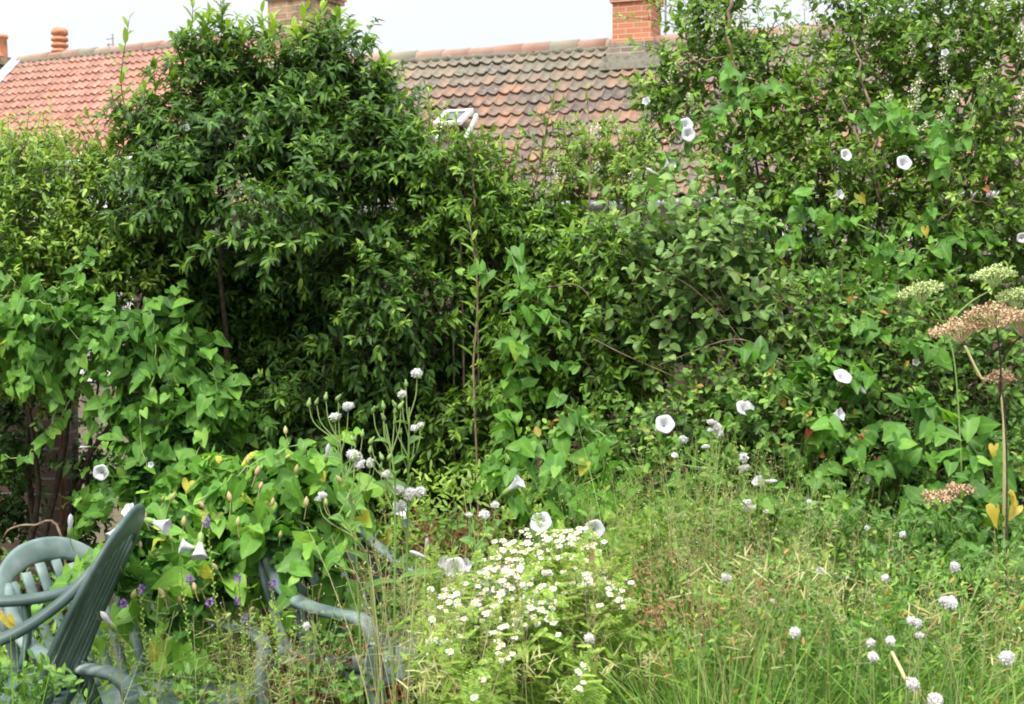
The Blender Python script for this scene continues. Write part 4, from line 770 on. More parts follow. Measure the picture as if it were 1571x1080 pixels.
# coloured leaves here and there
g = Geo(); gr_ = Geo()
for px, py, d, s_ in [(1548, 760, 4.45, .085), (1528, 780, 4.45, .08), (1560, 778, 4.5, .06), (1440, 218, 5.7, .045), (1445, 205, 5.7, .05), (1380, 385, 5.6, .05), (1525, 685, 4.95, .06), (1190, 605, 5.1, .05), (1200, 615, 5.1, .04), (1360, 515, 5.3, .06), (1200, 400, 5.6, .03), (1375, 440, 5.6, .05), (1320, 300, 5.6, .05), (6, 940, 4.0, .06), (12, 950, 4.0, .05), (1390, 555, 5.2, .03), (1420, 350, 5.6, .05)]:
    q = W(px, py, d); leafset(g, HEART, q[None], np.array([[rng.normal(0, .7), -.3, -1]]), np.array([[rng.normal(0, .8), -1, .4]]), s_ * .85, s_ * .6, .3, .6, np.array([rng.random()]))
g.build('yellowed_leaves', M['yellow'], bwG)
for px, py, d, s_ in [(1325, 665, 5.0, .05), (1318, 672, 5.0, .045), (1345, 705, 5.05, .05), (1350, 720, 5.05, .05), (1400, 705, 5.0, .04), (1240, 660, 5.0, .05), (1512, 288, 5.6, .04), (1512, 270, 5.6, .03), (1315, 760, 5, .03), (1210, 610, 5.1, .03)]:
    q = W(px, py, d); leafset(gr_, HEART, q[None], np.array([[rng.normal(0, .7), -.3, -1]]), np.array([[rng.normal(0, .8), -1, .4]]), s_ * .8, s_ * .55, .3, .6, np.array([rng.random()]))
gr_.build('red_leaves', M['redleaf'], bwG)

# ------------------------------------------------------------------ bindweed flowers (parts of their vines)
def flower_mesh(kind, seed):
    g = Geo(); r = np.random.default_rng(seed)
    if kind == 'open':
        pr = [(.0035, -.045), (.005, -.03), (.008, -.017), (.013, -.007), (.021, .001), (.029, .004), (.034, .003), (.0335, .0025), (.021, -.0005), (.012, -.009), (.006, -.02), (.0, -.028)]
        revolve(g, pr, (0, 0, 0), seg=40, wob=[0, 0, .03, .05, .05, .045, .05, .05, .045, .05, 0, 0])
    elif kind == 'half':
        pr = [(.0035, -.05), (.006, -.03), (.011, -.01), (.017, .005), (.022, .013), (.021, .013), (.012, 0), (.0, -.02)]; revolve(g, pr, (0, 0, 0), seg=24, wob=[0, 0, .03, .08, .13, .13, .03, 0])
    else:
        pr = [(.0035, -.045), (.006, -.02), (.0085, .0), (.0065, .018), (.0, .03)]; revolve(g, pr, (0, 0, 0), seg=14, wob=[0, .05, .1, .15, 0])
    revolve(g, [(.002, -.058), (.007, -.052), (.0085, -.04), (.0075, -.028), (.0055, -.022)], (0, 0, 0), seg=10, mi=1, wob=[0, .1, .1, .2, .3])
    tubes(g, [[(0, 0, -.055), (.004, 0, -.085), (.016, 0, -.115)]], .0014, sides=4, mi=1)
    return g.mesh('flower', [M['petal'], M['greenstem']])
FM = {'open': [flower_mesh('open', k) for k in range(2)], 'half': [flower_mesh('half', 5)], 'bud': [flower_mesh('bud', 6)]}
def flower(root, px, py, d, kind='open', face=(0, -1, .25), sc=1.0):
    o = bpy.data.objects.new('flower', random.choice(FM[kind])); COL.objects.link(o); o.parent = root
    q = W(px, py, d) - np.array(root.location); o.location = q; v = Vector(face) + Vector((random.gauss(0, .12), 0, random.gauss(0, .12)))
    o.rotation_euler = v.to_track_quat('Z', 'Y').to_euler(); sc *= .88; o.scale = (sc, sc, sc * random.uniform(.8, 1.1)); return o
for a in [(1053, 191, 5.6, 'open', (.3, -1, .4), .95), (1056, 206, 5.55, 'open', (.1, -1, .1), 1), (1027, 252, 5.6, 'half', (.6, -.5, .6), 1.3), (992, 156, 5.9, 'half', (-.4, -1, .5), .9), (1298, 238, 5.6, 'open', (.2, -1, .3), .85), (1387, 250, 5.5, 'open', (0, -1, .2), 1.05), (1287, 299, 5.6, 'half', (.5, -.8, .3), 1),
          (1218, 382, 5.6, 'half', (-.8, -.5, .2), .7), (1450, 82, 5.75, 'half', (-.5, -.6, .3), .8), (1425, 70, 5.8, 'half', (.5, -.6, .3), .6), (1218, 362, 5.6, 'half', (0, -1, 0), .6), (1568, 365, 5.5, 'open', (0, -1, 0), .7), (998, 262, 5.6, 'bud', (-.8, -.3, .6), .9), (1213, 383, 5.55, 'bud', (1, -.3, 0), .7)]: flower(bwR, *a)
for a in [(1293, 578, 5.0, 'open', (.2, -.7, .9), 1.15), (1285, 637, 5.0, 'half', (.9, -.6, .2), 1.2), (1143, 626, 5.0, 'open', (.1, -.8, .6), 1.1), (1165, 740, 4.8, 'half', (-.8, -.5, .5), 1.1), (1405, 556, 5.2, 'half', (0, -1, .2), .7), (1322, 597, 5.05, 'bud', (.5, -.3, -.6), 1), (1330, 735, 4.95, 'half', (.4, -1, .3), .6), (1183, 738, 4.8, 'bud', (.9, -.3, -.1), .9), (1250, 606, 5.1, 'bud', (.9, -.5, .1), .6)]: flower(bwG, *a)
for a in [(1020, 651, 4.9, 'open', (0, -1, .45), 1.15), (830, 802, 4.45, 'open', (-.3, -.8, .5), 1.2), (912, 813, 4.4, 'open', (.15, -1, .2), 1.1), (793, 742, 4.75, 'half', (.8, -.4, .8), 1.3), (698, 872, 4.35, 'open', (.1, -1, .5), 1.2), (712, 868, 4.38, 'half', (.6, -.8, .4), 1.1), (684, 864, 4.38, 'half', (-.6, -.8, .6), 1.1)]: flower(bwM, *a)
for a in [(155, 725, 5.45, 'open', (0, -1, .1), 1.05), (285, 197, 5.85, 'half', (.5, -.7, .4), .8), (232, 713, 5.4, 'half', (0, -1, .3), .6), (128, 686, 5.6, 'bud', (-.5, -.5, .2), .7)]: flower(bwC, *a)
for a in [(250, 806, 4.15, 'half', (1, -.3, -.4), 1.25), (306, 848, 4.1, 'half', (.1, -.5, -1), 1.3), (283, 838, 4.15, 'half', (-1, -.3, .3), 1.2), (172, 820, 4.1, 'half', (-.6, -.6, -.7), .9), (200, 785, 4.3, 'half', (-.3, -.6, .5), 1.2), (612, 782, 4.6, 'half', (.4, -.7, .5), 1.4), (503, 690, 4.55, 'bud', (.3, -.3, 1), 1),
          (162, 948, 3.95, 'bud', (-.6, -.3, .8), 1.2), (108, 800, 4.3, 'bud', (.1, -.3, 1), 1.1), (622, 800, 4.62, 'half', (.2, -.9, -.3), .9), (655, 832, 4.5, 'bud', (0, -.2, 1), .8), (640, 850, 4.5, 'bud', (-1, -.2, .2), 1)]: flower(bwH, *a)

# ------------------------------------------------------------------ sow thistles with seed heads
def ball_mesh(r, n, name='seed_head'):
    g = Geo(); n = n * 4; d = nrm(rng.normal(0, 1, (n, 3)) + [0, 0, .35]); lump = 1 + .22 * np.sin(d[:, :1] * 5 + r * 999) * np.cos(d[:, 1:2] * 4 + r * 777) ; q = d * r * lump * rng.uniform(.72, 1.02, (n, 1)); c = np.zeros((n, 3)) + [0, 0, -r * .15]
    k = n // 3; tubes(g, np.stack([c[:k], q[:k] * 1.08], 1), np.array([[.0003, .0002]]), .5, sides=3)
    leafset(g, SMALL, q * .92, rng.normal(0, 1, (n, 3)), d, r * .3, r * .22, .1, .1, .5)
    leafset(g, SMALL, q[:k] * .7, rng.normal(0, 1, (k, 3)), rng.normal(0, 1, (k, 3)), r * .6, r * .5, .1, .2, .5)
    revolve(g, [(.001, -r * 1.25), (r * .32, -r * 1.05), (r * .34, -r * .6), (r * .2, -r * .25)], (0, 0, 0), seg=8, mi=1)
    return g.mesh(name, [M['fluff'], M['greenstem']])
BALL = [ball_mesh(.021, 130), ball_mesh(.016, 110), ball_mesh(.0115, 80)]
def bud_mesh():
    g = Geo(); revolve(g, [(.0015, -.012), (.006, -.008), (.0065, 0), (.003, .008), (.0025, .013), (0, .014)], (0, 0, 0), seg=8); return g.mesh('bud', M['greenstem'])
BUD = bud_mesh()
def weed(name, label, cat, px, d, joint, heads, buds=(), group=None, lean=None, rad=.004, leaves=5, stemmat='greenstem'):
    """an upright weed: a stem from the ground to a joint, branches to its seed heads and buds, ragged leaves low down"""
    b = ground_at(px, d); r_ = empty(name, b, label, cat, group); g = Geo(); gl = Geo(); j = [W(x, y, dd) for x, y, dd in joint]
    P = smooth(np.array([b] + j), 24); tubes(g, P[None], np.linspace(rad, rad * .6, 24)[None], .4, sides=6)
    for (x, y, dd, k) in list(heads) + [(x, y, dd, -1) for x, y, dd in buds]:
        e = W(x, y, dd); c = [q for q in P if q[2] < e[2] - .04]; s_ = min(c[4:] or [P[-1]], key=lambda q: abs(np.linalg.norm(q - e) - .14))
        m_ = s_ * .45 + e * .55 + np.array([(e[0] - s_[0]) * .25, 0, -.01]); tubes(g, smooth(np.array([s_, m_, e - [0, 0, .012]]), 8)[None], np.linspace(rad * .5, .0012, 8)[None], .6, sides=4)
        o = bpy.data.objects.new('seed_head' if k >= 0 else 'bud', BALL[k] if k >= 0 else BUD); COL.objects.link(o); o.parent = r_; o.location = e - b; o.rotation_euler = (random.gauss(0, .3), random.gauss(0, .3), random.random() * 6)
        o.scale = [random.uniform(.8, 1.2)] * 3 if k < 0 else (random.uniform(.75, 1.15), random.uniform(.75, 1.15), random.uniform(.55, 1.0)) if 'puff' not in name else [random.uniform(.55, .85)] * 3
    n = leaves; t = np.linspace(.25, .85, n); Q = np.stack([np.interp(t, np.linspace(0, 1, 24), P[:, k]) for k in range(3)], -1); an = np.arange(n) * 2.4
    T = np.stack([np.cos(an), np.sin(an) * .8, .7 + 0 * an], -1); leafset(gl, LAUREL, Q, T, rng.normal(0, .2, (n, 3)) + [0, -.3, 1], .14 * (1.2 - t), .035, .5, .4, np.full(n, .45))
    g.build('stem', M[stemmat], r_); gl.build('leaves', M['bramble'], r_); return r_
TH = 'seeding sow thistles among the chairs'
weed('sow_thistle', 'tallest sow thistle with grey fluffy seed heads on top before the dark laurel', 'thistle', 618, 4.25, [(625, 800, 4.22), (627, 690, 4.2), (628, 625, 4.2)], [(640, 573, 4.2, 1), (617, 605, 4.2, 1), (645, 652, 4.2, 2), (636, 657, 4.2, 2), (610, 752, 4.2, 0), (628, 758, 4.2, 0), (645, 755, 4.18, 0), (597, 728, 4.2, 1), (617, 776, 4.2, 1)], [(623, 588, 4.2), (615, 662, 4.2), (606, 630, 4.2)], TH)
weed('sow_thistle', 'sow thistle with the big round white seed heads above the bindweed mound', 'thistle', 560, 4.2, [(545, 820, 4.2), (528, 740, 4.2), (522, 680, 4.2)], [(534, 623, 4.2, 0), (514, 639, 4.2, 1), (543, 699, 4.2, 0), (552, 712, 4.2, 1), (568, 710, 4.2, 1)], [(474, 618, 4.2), (486, 616, 4.2), (500, 608, 4.2), (519, 610, 4.2), (540, 672, 4.2), (556, 665, 4.2), (545, 672, 4.2), (575, 706, 4.2)], TH)
weed('sow_thistle', 'slim sow thistle with a crown of green buds between the two fluffy ones', 'thistle', 600, 4.15, [(606, 800, 4.15), (604, 720, 4.15), (592, 650, 4.15)], [(590, 728, 4.15, 2)], [(573, 628, 4.15), (588, 622, 4.15), (588, 640, 4.15), (605, 620, 4.15), (615, 622, 4.15), (570, 676, 4.15), (568, 690, 4.15), (585, 700, 4.15), (584, 715, 4.15), (598, 700, 4.15)], TH)
weed('sow_thistle', 'leaning sow thistle with a ragged seed head over the bindweed leaves', 'thistle', 590, 4.1, [(570, 900, 4.1), (540, 820, 4.1), (520, 790, 4.1)], [(495, 760, 4.1, 1), (489, 766, 4.1, 2)], [(535, 790, 4.1), (545, 700, 4.1)], TH)
weed('sow_thistle', 'sow thistle with one white puff before the dark hedge foot right of the chairs', 'thistle', 735, 4.2, [(730, 900, 4.2), (728, 820, 4.2)], [(743, 790, 4.2, 0), (719, 790, 4.2, 2), (760, 775, 4.2, 2)], [(712, 740, 4.2), (720, 730, 4.2)], TH)
weed('sow_thistle', 'pair of stems with grey seed heads just right of the open bindweed trumpet', 'thistle', 1095, 4.7, [(1098, 800, 4.7), (1098, 720, 4.7)], [(1092, 648, 4.7, 1), (1100, 656, 4.7, 1), (1090, 660, 4.7, 2), (1104, 665, 4.7, 1), (1083, 685, 4.7, 2), (1048, 674, 4.7, 1), (1035, 699, 4.7, 2)], [(1110, 700, 4.7)], TH)
weed('sow_thistle', 'sow thistle with two stacked white puffs at the meadow edge', 'thistle', 1148, 4.5, [(1148, 850, 4.5), (1143, 760, 4.5)], [(1140, 702, 4.5, 1), (1142, 718, 4.5, 1), (1148, 778, 4.4, 0), (1145, 772, 4.4, 1), (1175, 785, 4.4, 2)], [(1139, 688, 4.5)], TH)
# small white puffs standing in the tall grass, each on its own plant
PU = 'white clover like puffs in the tall grass'
puffs = [(1465, 870, 3.9, 0, 'large pale puff standing highest in the grass at the right'), (1458, 926, 3.8, 0, 'twin puff on one stem in the right hand grass below the largest'), (1220, 971, 3.7, 0, 'round grey white puff low in the grass left of the dry stalk'), (1336, 987, 3.7, 1, 'small puff just above another in the grass near the dry stalk'),
         (1340, 1008, 3.65, 0, 'lower puff beside the top of the dry stalk'), (1366, 984, 3.7, 0, 'puff right of the dry stalk tip'), (1401, 1050, 3.5, 0, 'ragged puff right of the pale dry stalk near the bottom edge'), (1545, 1010, 3.6, 0, 'flat white puff near the bottom right corner'), (1435, 1076, 3.4, 0, 'puff cut by the bottom edge of the photo'),
         (1258, 876, 4.1, 1, 'small white puff in the grass below the brambles'), (1358, 888, 4.0, 1, 'faint grey puff left of the largest one'), (1408, 957, 3.8, 1, 'bluish white puff between twin puff and dry stalk'), (1185, 922, 4.0, 2, 'tiny pale puff at the left of the tall grass'), (1115, 887, 4.1, 1, 'flattened white puff by the reddish weeds'),
         (1330, 810, 4.4, 2, 'pair like small puff under the bindweed leaves'), (1242, 770, 4.5, 2, 'small puff beneath the hanging bindweed leaves'), (1410, 975, 3.8, 2, 'small puff below the bluish one'), (905, 980, 4.0, 1, 'puff below the daisies'), (470, 960, 3.9, 1, 'white tuft under the curved green armrest'), (1385, 820, 4.4, 2, 'small whitish puff in front of the dark bramble')]
for px, py, d, k, lb in puffs:
    d = d - .45
    hh = [(px, py, d, k)] + ([(px - 10, py - 4, d, 1)] if 'twin' in lb else [])
    weed('puff_flower', lb, 'flower', px + random.gauss(0, 6), d, [(px + random.gauss(0, 4), py + 90, d)], hh, (), PU, rad=.002, leaves=3)

# ------------------------------------------------------------------ feverfew
def daisy_mesh(r, n, seed):
    g = Geo(); k = np.arange(n) * 2 * math.pi / n + rng.normal(0, .06, n); T = np.stack([np.cos(k), np.sin(k), rng.normal(-.05, .12, n)], -1)
    leafset(g, BLADE, T * r * .25, T, np.tile([0, 0, 1.0], (n, 1)), r * .8, r * .42, .1, .15, .5); revolve(g, [(r * .36, -.001), (r * .36, .001), (r * .26, .003), (r * .1, .0042), (0, .0044)], (0, 0, 0), seg=10, mi=1)
    revolve(g, [(r * .34, -.0005), (r * .2, -.004), (.0008, -.006)], (0, 0, 0), seg=8, mi=2); return g.mesh('flower_head', [M['daisy'], M['disc'], M['greenstem']])
DM = [daisy_mesh(.0118, 15, 1), daisy_mesh(.0105, 14, 2), daisy_mesh(.009, 13, 3)]
def feverfew(label, px, d, clusters, cat='feverfew'):
    b = ground_at(px, d); r_ = empty('feverfew', b, label, cat, 'feverfew clumps'); g = Geo(); gl = Geo(); j = b + [0, 0, .28]
    for (x, y, dd, sx, sy, n) in clusters:
        c = W(x, y, dd); hub = c * [1, 1, 1] - [0, 0, .12]; tubes(g, smooth(np.array([b + rng.normal(0, .03, 3) * [1, 1, 0], (j + hub) / 2 + rng.normal(0, .03, 3), hub]), 10)[None], np.linspace(.003, .0018, 10)[None], .5, sides=5)
        for _ in range(n):
            e = c + np.array([rng.normal(0, sx / F * dd), rng.normal(0, .07), rng.normal(0, sy / F * dd)]); tubes(g, smooth(np.array([hub, hub * .4 + e * .6 + [0, 0, -.02], e]), 5)[None], .0009, .7, sides=3)
            o = bpy.data.objects.new('flower_head', random.choice(DM)); COL.objects.link(o); o.parent = r_; o.location = e - b
            v = Vector((random.gauss(0, .25), -.5 + random.gauss(0, .25), 1)); o.rotation_euler = v.to_track_quat('Z', 'Y').to_euler()
    # feathery leaves below the heads
    for (x, y, dd, sx, sy, n) in clusters:
        c = W(x, y + 45, dd); m = 40; P = c + rng.normal(0, 1, (m, 3)) * [sx / F * dd * 1.3, .07, .06]
        D = nrm(rng.normal(0, .6, (m, 3)) + [0, -.3, .4])
        for q, dd_ in zip(P, D):
            k = 17; t = np.linspace(0, 1, k)[:, None]; sd_ = nrm(np.cross(dd_, [0, .3, 1])); s1 = np.where(np.arange(k) % 2, 1, -1)[:, None]; Q = q + dd_ * .06 * t; T = dd_ * .6 + sd_ * s1
            leafset(gl, LAUREL, Q, T, rng.normal(0, .3, (k, 3)) + [0, -.5, 1], .024 * (1 - .6 * t[:, 0]), .008, .2, .2, np.clip(.5 + rng.normal(0, .2, k), 0, 1))
    g.build('stems', M['greenstem'], r_); gl.build('leaves', M['fern'], r_); return r_
feverfew('feverfew clump with the densest white daisies right behind the open bindweed trumpets', 850, 4.3, [(850, 818, 4.35, 28, 6, 30), (885, 828, 4.3, 22, 7, 22), (795, 838, 4.3, 30, 7, 24), (835, 850, 4.25, 28, 6, 22)])
feverfew('feverfew clump of white daisies running down beside the chair arm', 720, 4.1, [(690, 915, 4.0, 18, 8, 22), (750, 905, 4.05, 22, 9, 26), (735, 945, 3.95, 22, 6, 22), (775, 878, 4.1, 26, 7, 24)])
feverfew('feverfew clump in the middle of the daisies with flat white heads', 810, 4.0, [(800, 930, 3.95, 22, 12, 28), (835, 942, 3.9, 16, 7, 22), (785, 955, 3.9, 18, 7, 20), (800, 895, 4.0, 25, 8, 24)])
feverfew('small feverfew clump at the right end of the daisies', 935, 4.0, [(940, 902, 4.0, 13, 9, 20), (890, 887, 4.05, 12, 6, 14), (952, 925, 3.95, 8, 5, 7), (895, 868, 4.05, 10, 6, 7)])
feverfew('feverfew clump filling the middle of the daisies just under the densest one', 800, 4.1, [(820, 880, 4.12, 34, 9, 34), (770, 862, 4.2, 26, 7, 22), (720, 925, 3.97, 26, 8, 24), (870, 905, 4.05, 16, 8, 10)])
feverfew('lowest feverfew sprig near the bottom of the meadow', 670, 3.7, [(662, 992, 3.7, 9, 6, 9), (770, 992, 3.7, 12, 3, 8), (690, 985, 3.7, 10, 3, 5), (900, 1040, 3.5, 9, 7, 6), (720, 1060, 3.5, 12, 8, 4)])

# ------------------------------------------------------------------ purple toadflax spikes
def toadflax(label, px, d, top, blooms):
    b = ground_at(px, d); r_ = empty('toadflax', b, label, 'flower', 'purple toadflax spikes'); g = Geo(); gl = Geo(); tp = W(top[0], top[1], d)
    P = smooth(np.array([b, b * .4 + tp * .6 + [.01, 0, 0], tp]), 16); tubes(g, P[None], np.linspace(.0025, .001, 16)[None], .3, sides=4)
    n = 34; t = np.linspace(.62, .97, n); Q = np.stack([np.interp(t, np.linspace(0, 1, 16), P[:, k]) for k in range(3)], -1); an = np.arange(n) * 2.4
    leafset(gl, LAUREL, Q, np.stack([np.cos(an), np.sin(an), .9 + 0 * an], -1), rng.normal(0, .4, (n, 3)) + [0, -.5, .5], .011, .006, .1, .3, np.full(n, .7))
    n = 26; t = np.linspace(.2, .62, n); Q = np.stack([np.interp(t, np.linspace(0, 1, 16), P[:, k]) for k in range(3)], -1); an = np.arange(n) * 2.4
    leafset(gl, BLADE, Q, np.stack([np.cos(an), np.sin(an), .6 + 0 * an], -1), rng.normal(0, .4, (n, 3)) + [0, -.5, .5], .04, .004, .3, .2, np.full(n, .4))
    g.build('stem', M['greenstem'], r_); gl.build('leaves', M['fern'], r_)
    for x, y in blooms:
        gb = Geo(); c = W(x, y, d); n = 34; q = nrm(rng.normal(0, 1, (n, 3))); leafset(gb, OVAL, c + q * [.006, .006, .009], q + [0, 0, .3], rng.normal(0, 1, (n, 3)), .007, .006, .2, .3, .5); gb.build('bloom', M['purple'], r_)
toadflax('tall purple toadflax tipped with one flower above the bindweed leaves', 345, 3.9, (318, 798), [(317, 801)])
toadflax('purple toadflax with two blooms one above the other near the arm corner', 368, 4.0, (366, 880), [(365, 889), (365, 922)])
toadflax('short purple toadflax seen against the weathered curved armrest', 432, 3.95, (415, 885), [(418, 896)])
toadflax('faint purple toadflax low over the bindweed leaves', 300, 3.95, (278, 872), [(291, 890), (321, 924)])
toadflax('smallest purple toadflax close to the white hanging trumpet', 225, 3.95, (214, 895), [(217, 904), (190, 926)])
toadflax('dark purple toadflax just above the green arm corner', 378, 4.1, (374, 940), [(375, 949)])

# ------------------------------------------------------------------ umbels at the right
def umbelplant(label, px, d, path, heads, matn, r_stem=.0036, stem='straw'):
    b = ground_at(px, d); r_ = empty('hogweed', b, label, 'hogweed'); g = Geo(); P = smooth(np.array([b] + [W(*q) for q in path]), 20); tubes(g, P[None], np.linspace(r_stem, r_stem * .6, 20)[None], .5, sides=6); hub = P[-1]
    for x, y, dd, wr, tilt in heads:
        c = W(x, y, dd); rr = wr / F * dd; tubes(g, smooth(np.array([hub, hub * .5 + c * .5 - [0, 0, .02], c - [0, 0, .07]]), 8)[None], .0028, .5, sides=5); gh = Geo(); k = 26
        a = np.arange(k) * 2.4; q = np.sqrt((np.arange(k) + .5) / k) * rr; S_ = c + np.stack([q * np.cos(a), q * np.sin(a) * .8, -(q ** 2) / rr * .35 + tilt * q * np.cos(a) + rng.normal(0, .004, k)], -1)
        tubes(gh, np.stack([np.tile(c - [0, 0, .07], (k, 1)), (S_ + c - [0, 0, .05]) / 2, S_], 1), .0011, rng.random(k), sides=3)
        for s0 in S_:
            m = 26; o = s0 + nrm(rng.normal(0, 1, (m, 3))) * rng.random((m, 1)) ** .4 * [.019, .019, .011]; leafset(gh, OVAL, o, rng.normal(0, 1, (m, 3)), rng.normal(0, 1, (m, 3)) + [0, -.4, .6], .0085, .006, .2, .3, rng.random(m))
        gh.build('umbel', M[matn], r_)
    g.build('stem', M[stem], r_); return r_
umbelplant('dead brown hogweed with broad seeding umbels at the right edge', 1545, 4.3, [(1545, 760, 4.3), (1535, 560, 4.3)], [(1475, 492, 4.3, 48, .12), (1530, 470, 4.25, 46, -.05), (1568, 480, 4.2, 34, .1), (1535, 575, 4.35, 18, 0)], 'umbel', stem='bark')
umbelplant('fresh green hogweed umbels above the brown ones', 1500, 4.9, [(1470, 620, 4.9), (1450, 500, 4.9)], [(1415, 435, 4.9, 34, .22), (1525, 412, 4.9, 34, .1), (1560, 445, 4.9, 30, .1)], 'greenumbel', stem='greenstem')
umbelplant('low withered hogweed head under the brambles beside the yellow leaf', 1470, 4.6, [(1470, 850, 4.6), (1460, 790, 4.6)], [(1440, 757, 4.6, 30, 0), (1475, 745, 4.6, 22, .1)], 'umbel', r_stem=.004)
for px0, pts, lb, rr in [(1540, [(1540, 640, 4.6), (1505, 580, 4.6), (1480, 530, 4.6)], 'slanting pale dry stalk leaning left under the brown umbels', .006), (1410, [(1408, 1085, 3.4), (1388, 1040, 3.45), (1368, 1000, 3.5)], 'thick straw coloured dead stalk slanting out of the grass near the bottom', .007)]:
    g = Geo(); b = ground_at(px0 + (60 if px0 == 1410 else 0), pts[0][2]); P = smooth(np.array([b] + [W(*q) for q in pts]), 16); tubes(g, P[None], np.linspace(rr, rr * .7, 16)[None], .9, sides=6); tag(g.build('dry_stalk', M['straw']), lb, 'stalk')

# arching cane at the lower left
g = Geo(); P = smooth(np.array([ground_at(110, 5.2), W(95, 828, 5.2), W(50, 806, 5.2), W(15, 812, 5.2), W(3, 830, 5.2)]), 24); tubes(g, P[None], np.linspace(.006, .003, 24)[None], .5, sides=5); tag(g.build('dead_cane', M['twig']), 'thin dead cane arching over in front of the dark brick wall', 'cane')

# ------------------------------------------------------------------ meadow (uncountable)
def blades(n, xr, dr, hfun, mats, name, label=None, width=(.002, .0045), lean=.35, rnd=(.45, .18), K=6, seedhead=None, cond=None, tuft=.045):
    px = rng.uniform(*xr, n); d = rng.uniform(*dr, n); kc = max(4, n // 16); ci = rng.integers(0, kc, n); cpx = rng.uniform(*xr, kc); cdd = rng.uniform(*dr, kc); a0 = rng.uniform(0, 6.28, n); rc = np.abs(rng.normal(0, tuft, n)); px = cpx[ci] + rc * np.cos(a0) * F / cdd[ci]; d = cdd[ci] + rc * np.sin(a0); th_ = rng.uniform(.45, 1.12, kc)[ci]; tr_ = rng.normal(0, .16, kc)[ci]
    if cond is not None: k = cond(px, d); px, d = px[k], d[k]; n = len(px)
    X = (px - 785.5) / F * d; h = hfun(px, d) * th_ * rng.uniform(.5, 1.1, n); a = a0 + rng.normal(0, .7, n); le = np.abs(rng.normal(0, lean, n)) + .05
    t = np.linspace(0, 1, K)[None]; o = np.stack([X, d, np.full(n, -.02)], -1); dirn = np.stack([np.cos(a), np.sin(a) * .7, 0 * a], -1); curl = rng.uniform(0, .62, n) ** 1.5
    P = o[:, None] + dirn[:, None] * ((le * h)[:, None] * t ** 2)[..., None]; P[..., 2] += h[:, None] * (t - curl[:, None] * t ** 3)
    wd = rng.uniform(*width, n)[:, None] * np.array([.7, 1, 1, .85, .55, .08])[None, :K] if K == 6 else rng.uniform(*width, n)[:, None] * np.linspace(1, .2, K)[None]
    side = np.stack([-np.sin(a + rng.normal(0, .6, n)), np.cos(a), 0 * a], -1); g = Geo(); ribbons(g, P, wd, side, np.clip(rng.normal(rnd[0], rnd[1], n) + tr_, 0, 1))
    o_ = g.build(name, M[mats]); tag(o_, kind='stuff', label=label, cat='grass' if label else None); return P
lerp = lambda x, xp, yp: np.interp(x, xp, yp)
# height of the meadow's canopy in metres above ground, by place
def top_h(px, d, row):
    """height that brings the tips to the given photo row at this distance"""
    return np.clip(1.6 - (row - 450) / F * d, .12, 1.2)
rowR = lambda px: lerp(px, [600, 700, 850, 1000, 1100, 1200, 1300, 1400, 1500, 1571], [930, 900, 870, 820, 800, 800, 830, 860, 850, 820])
blades(13000, (1040, 1640), (3.1, 4.9), lambda px, d: top_h(px, d, rowR(px) + (4.9 - d) * 120), 'grass', 'tall_grass', 'lush tall green grass filling the lower right of the garden', (.0015, .0045), .55, (.42, .24))
blades(8000, (590, 1150), (3.3, 4.7), lambda px, d: top_h(px, d, np.where(px < 1000, 985, rowR(px) + 40) + (4.7 - d) * 110), 'grass', 'mixed_grass', 'finer yellowing grass in the middle below the daisies', (.0014, .0034), .5, (.62, .2))
blades(5200, (-60, 600), (3.2, 5.6), lambda px, d: np.minimum(top_h(px, d, 985 + (5 - d) * 60), .45), 'grass', 'short_grass', 'short weedy grass around and under the plastic chairs', (.0015, .003), .5, (.5, .2))
blades(2800, (1060, 1600), (3.45, 4.7), lambda px, d: top_h(px, d, 830 + (4.4 - d) * 90), 'grass', 'broad_grass', 'broad bladed grass clumps among the tall grass', (.003, .0062), .6, (.5, .18))
blades(2600, (600, 1180), (3.3, 4.7), lambda px, d: top_h(px, d, np.where(px < 1000, 990, 900) + (4.7 - d) * 110), 'straw', 'dry_grass', 'tan dry grass mixed into the middle of the meadow', (.0009, .0022), .7, (.4, .25))
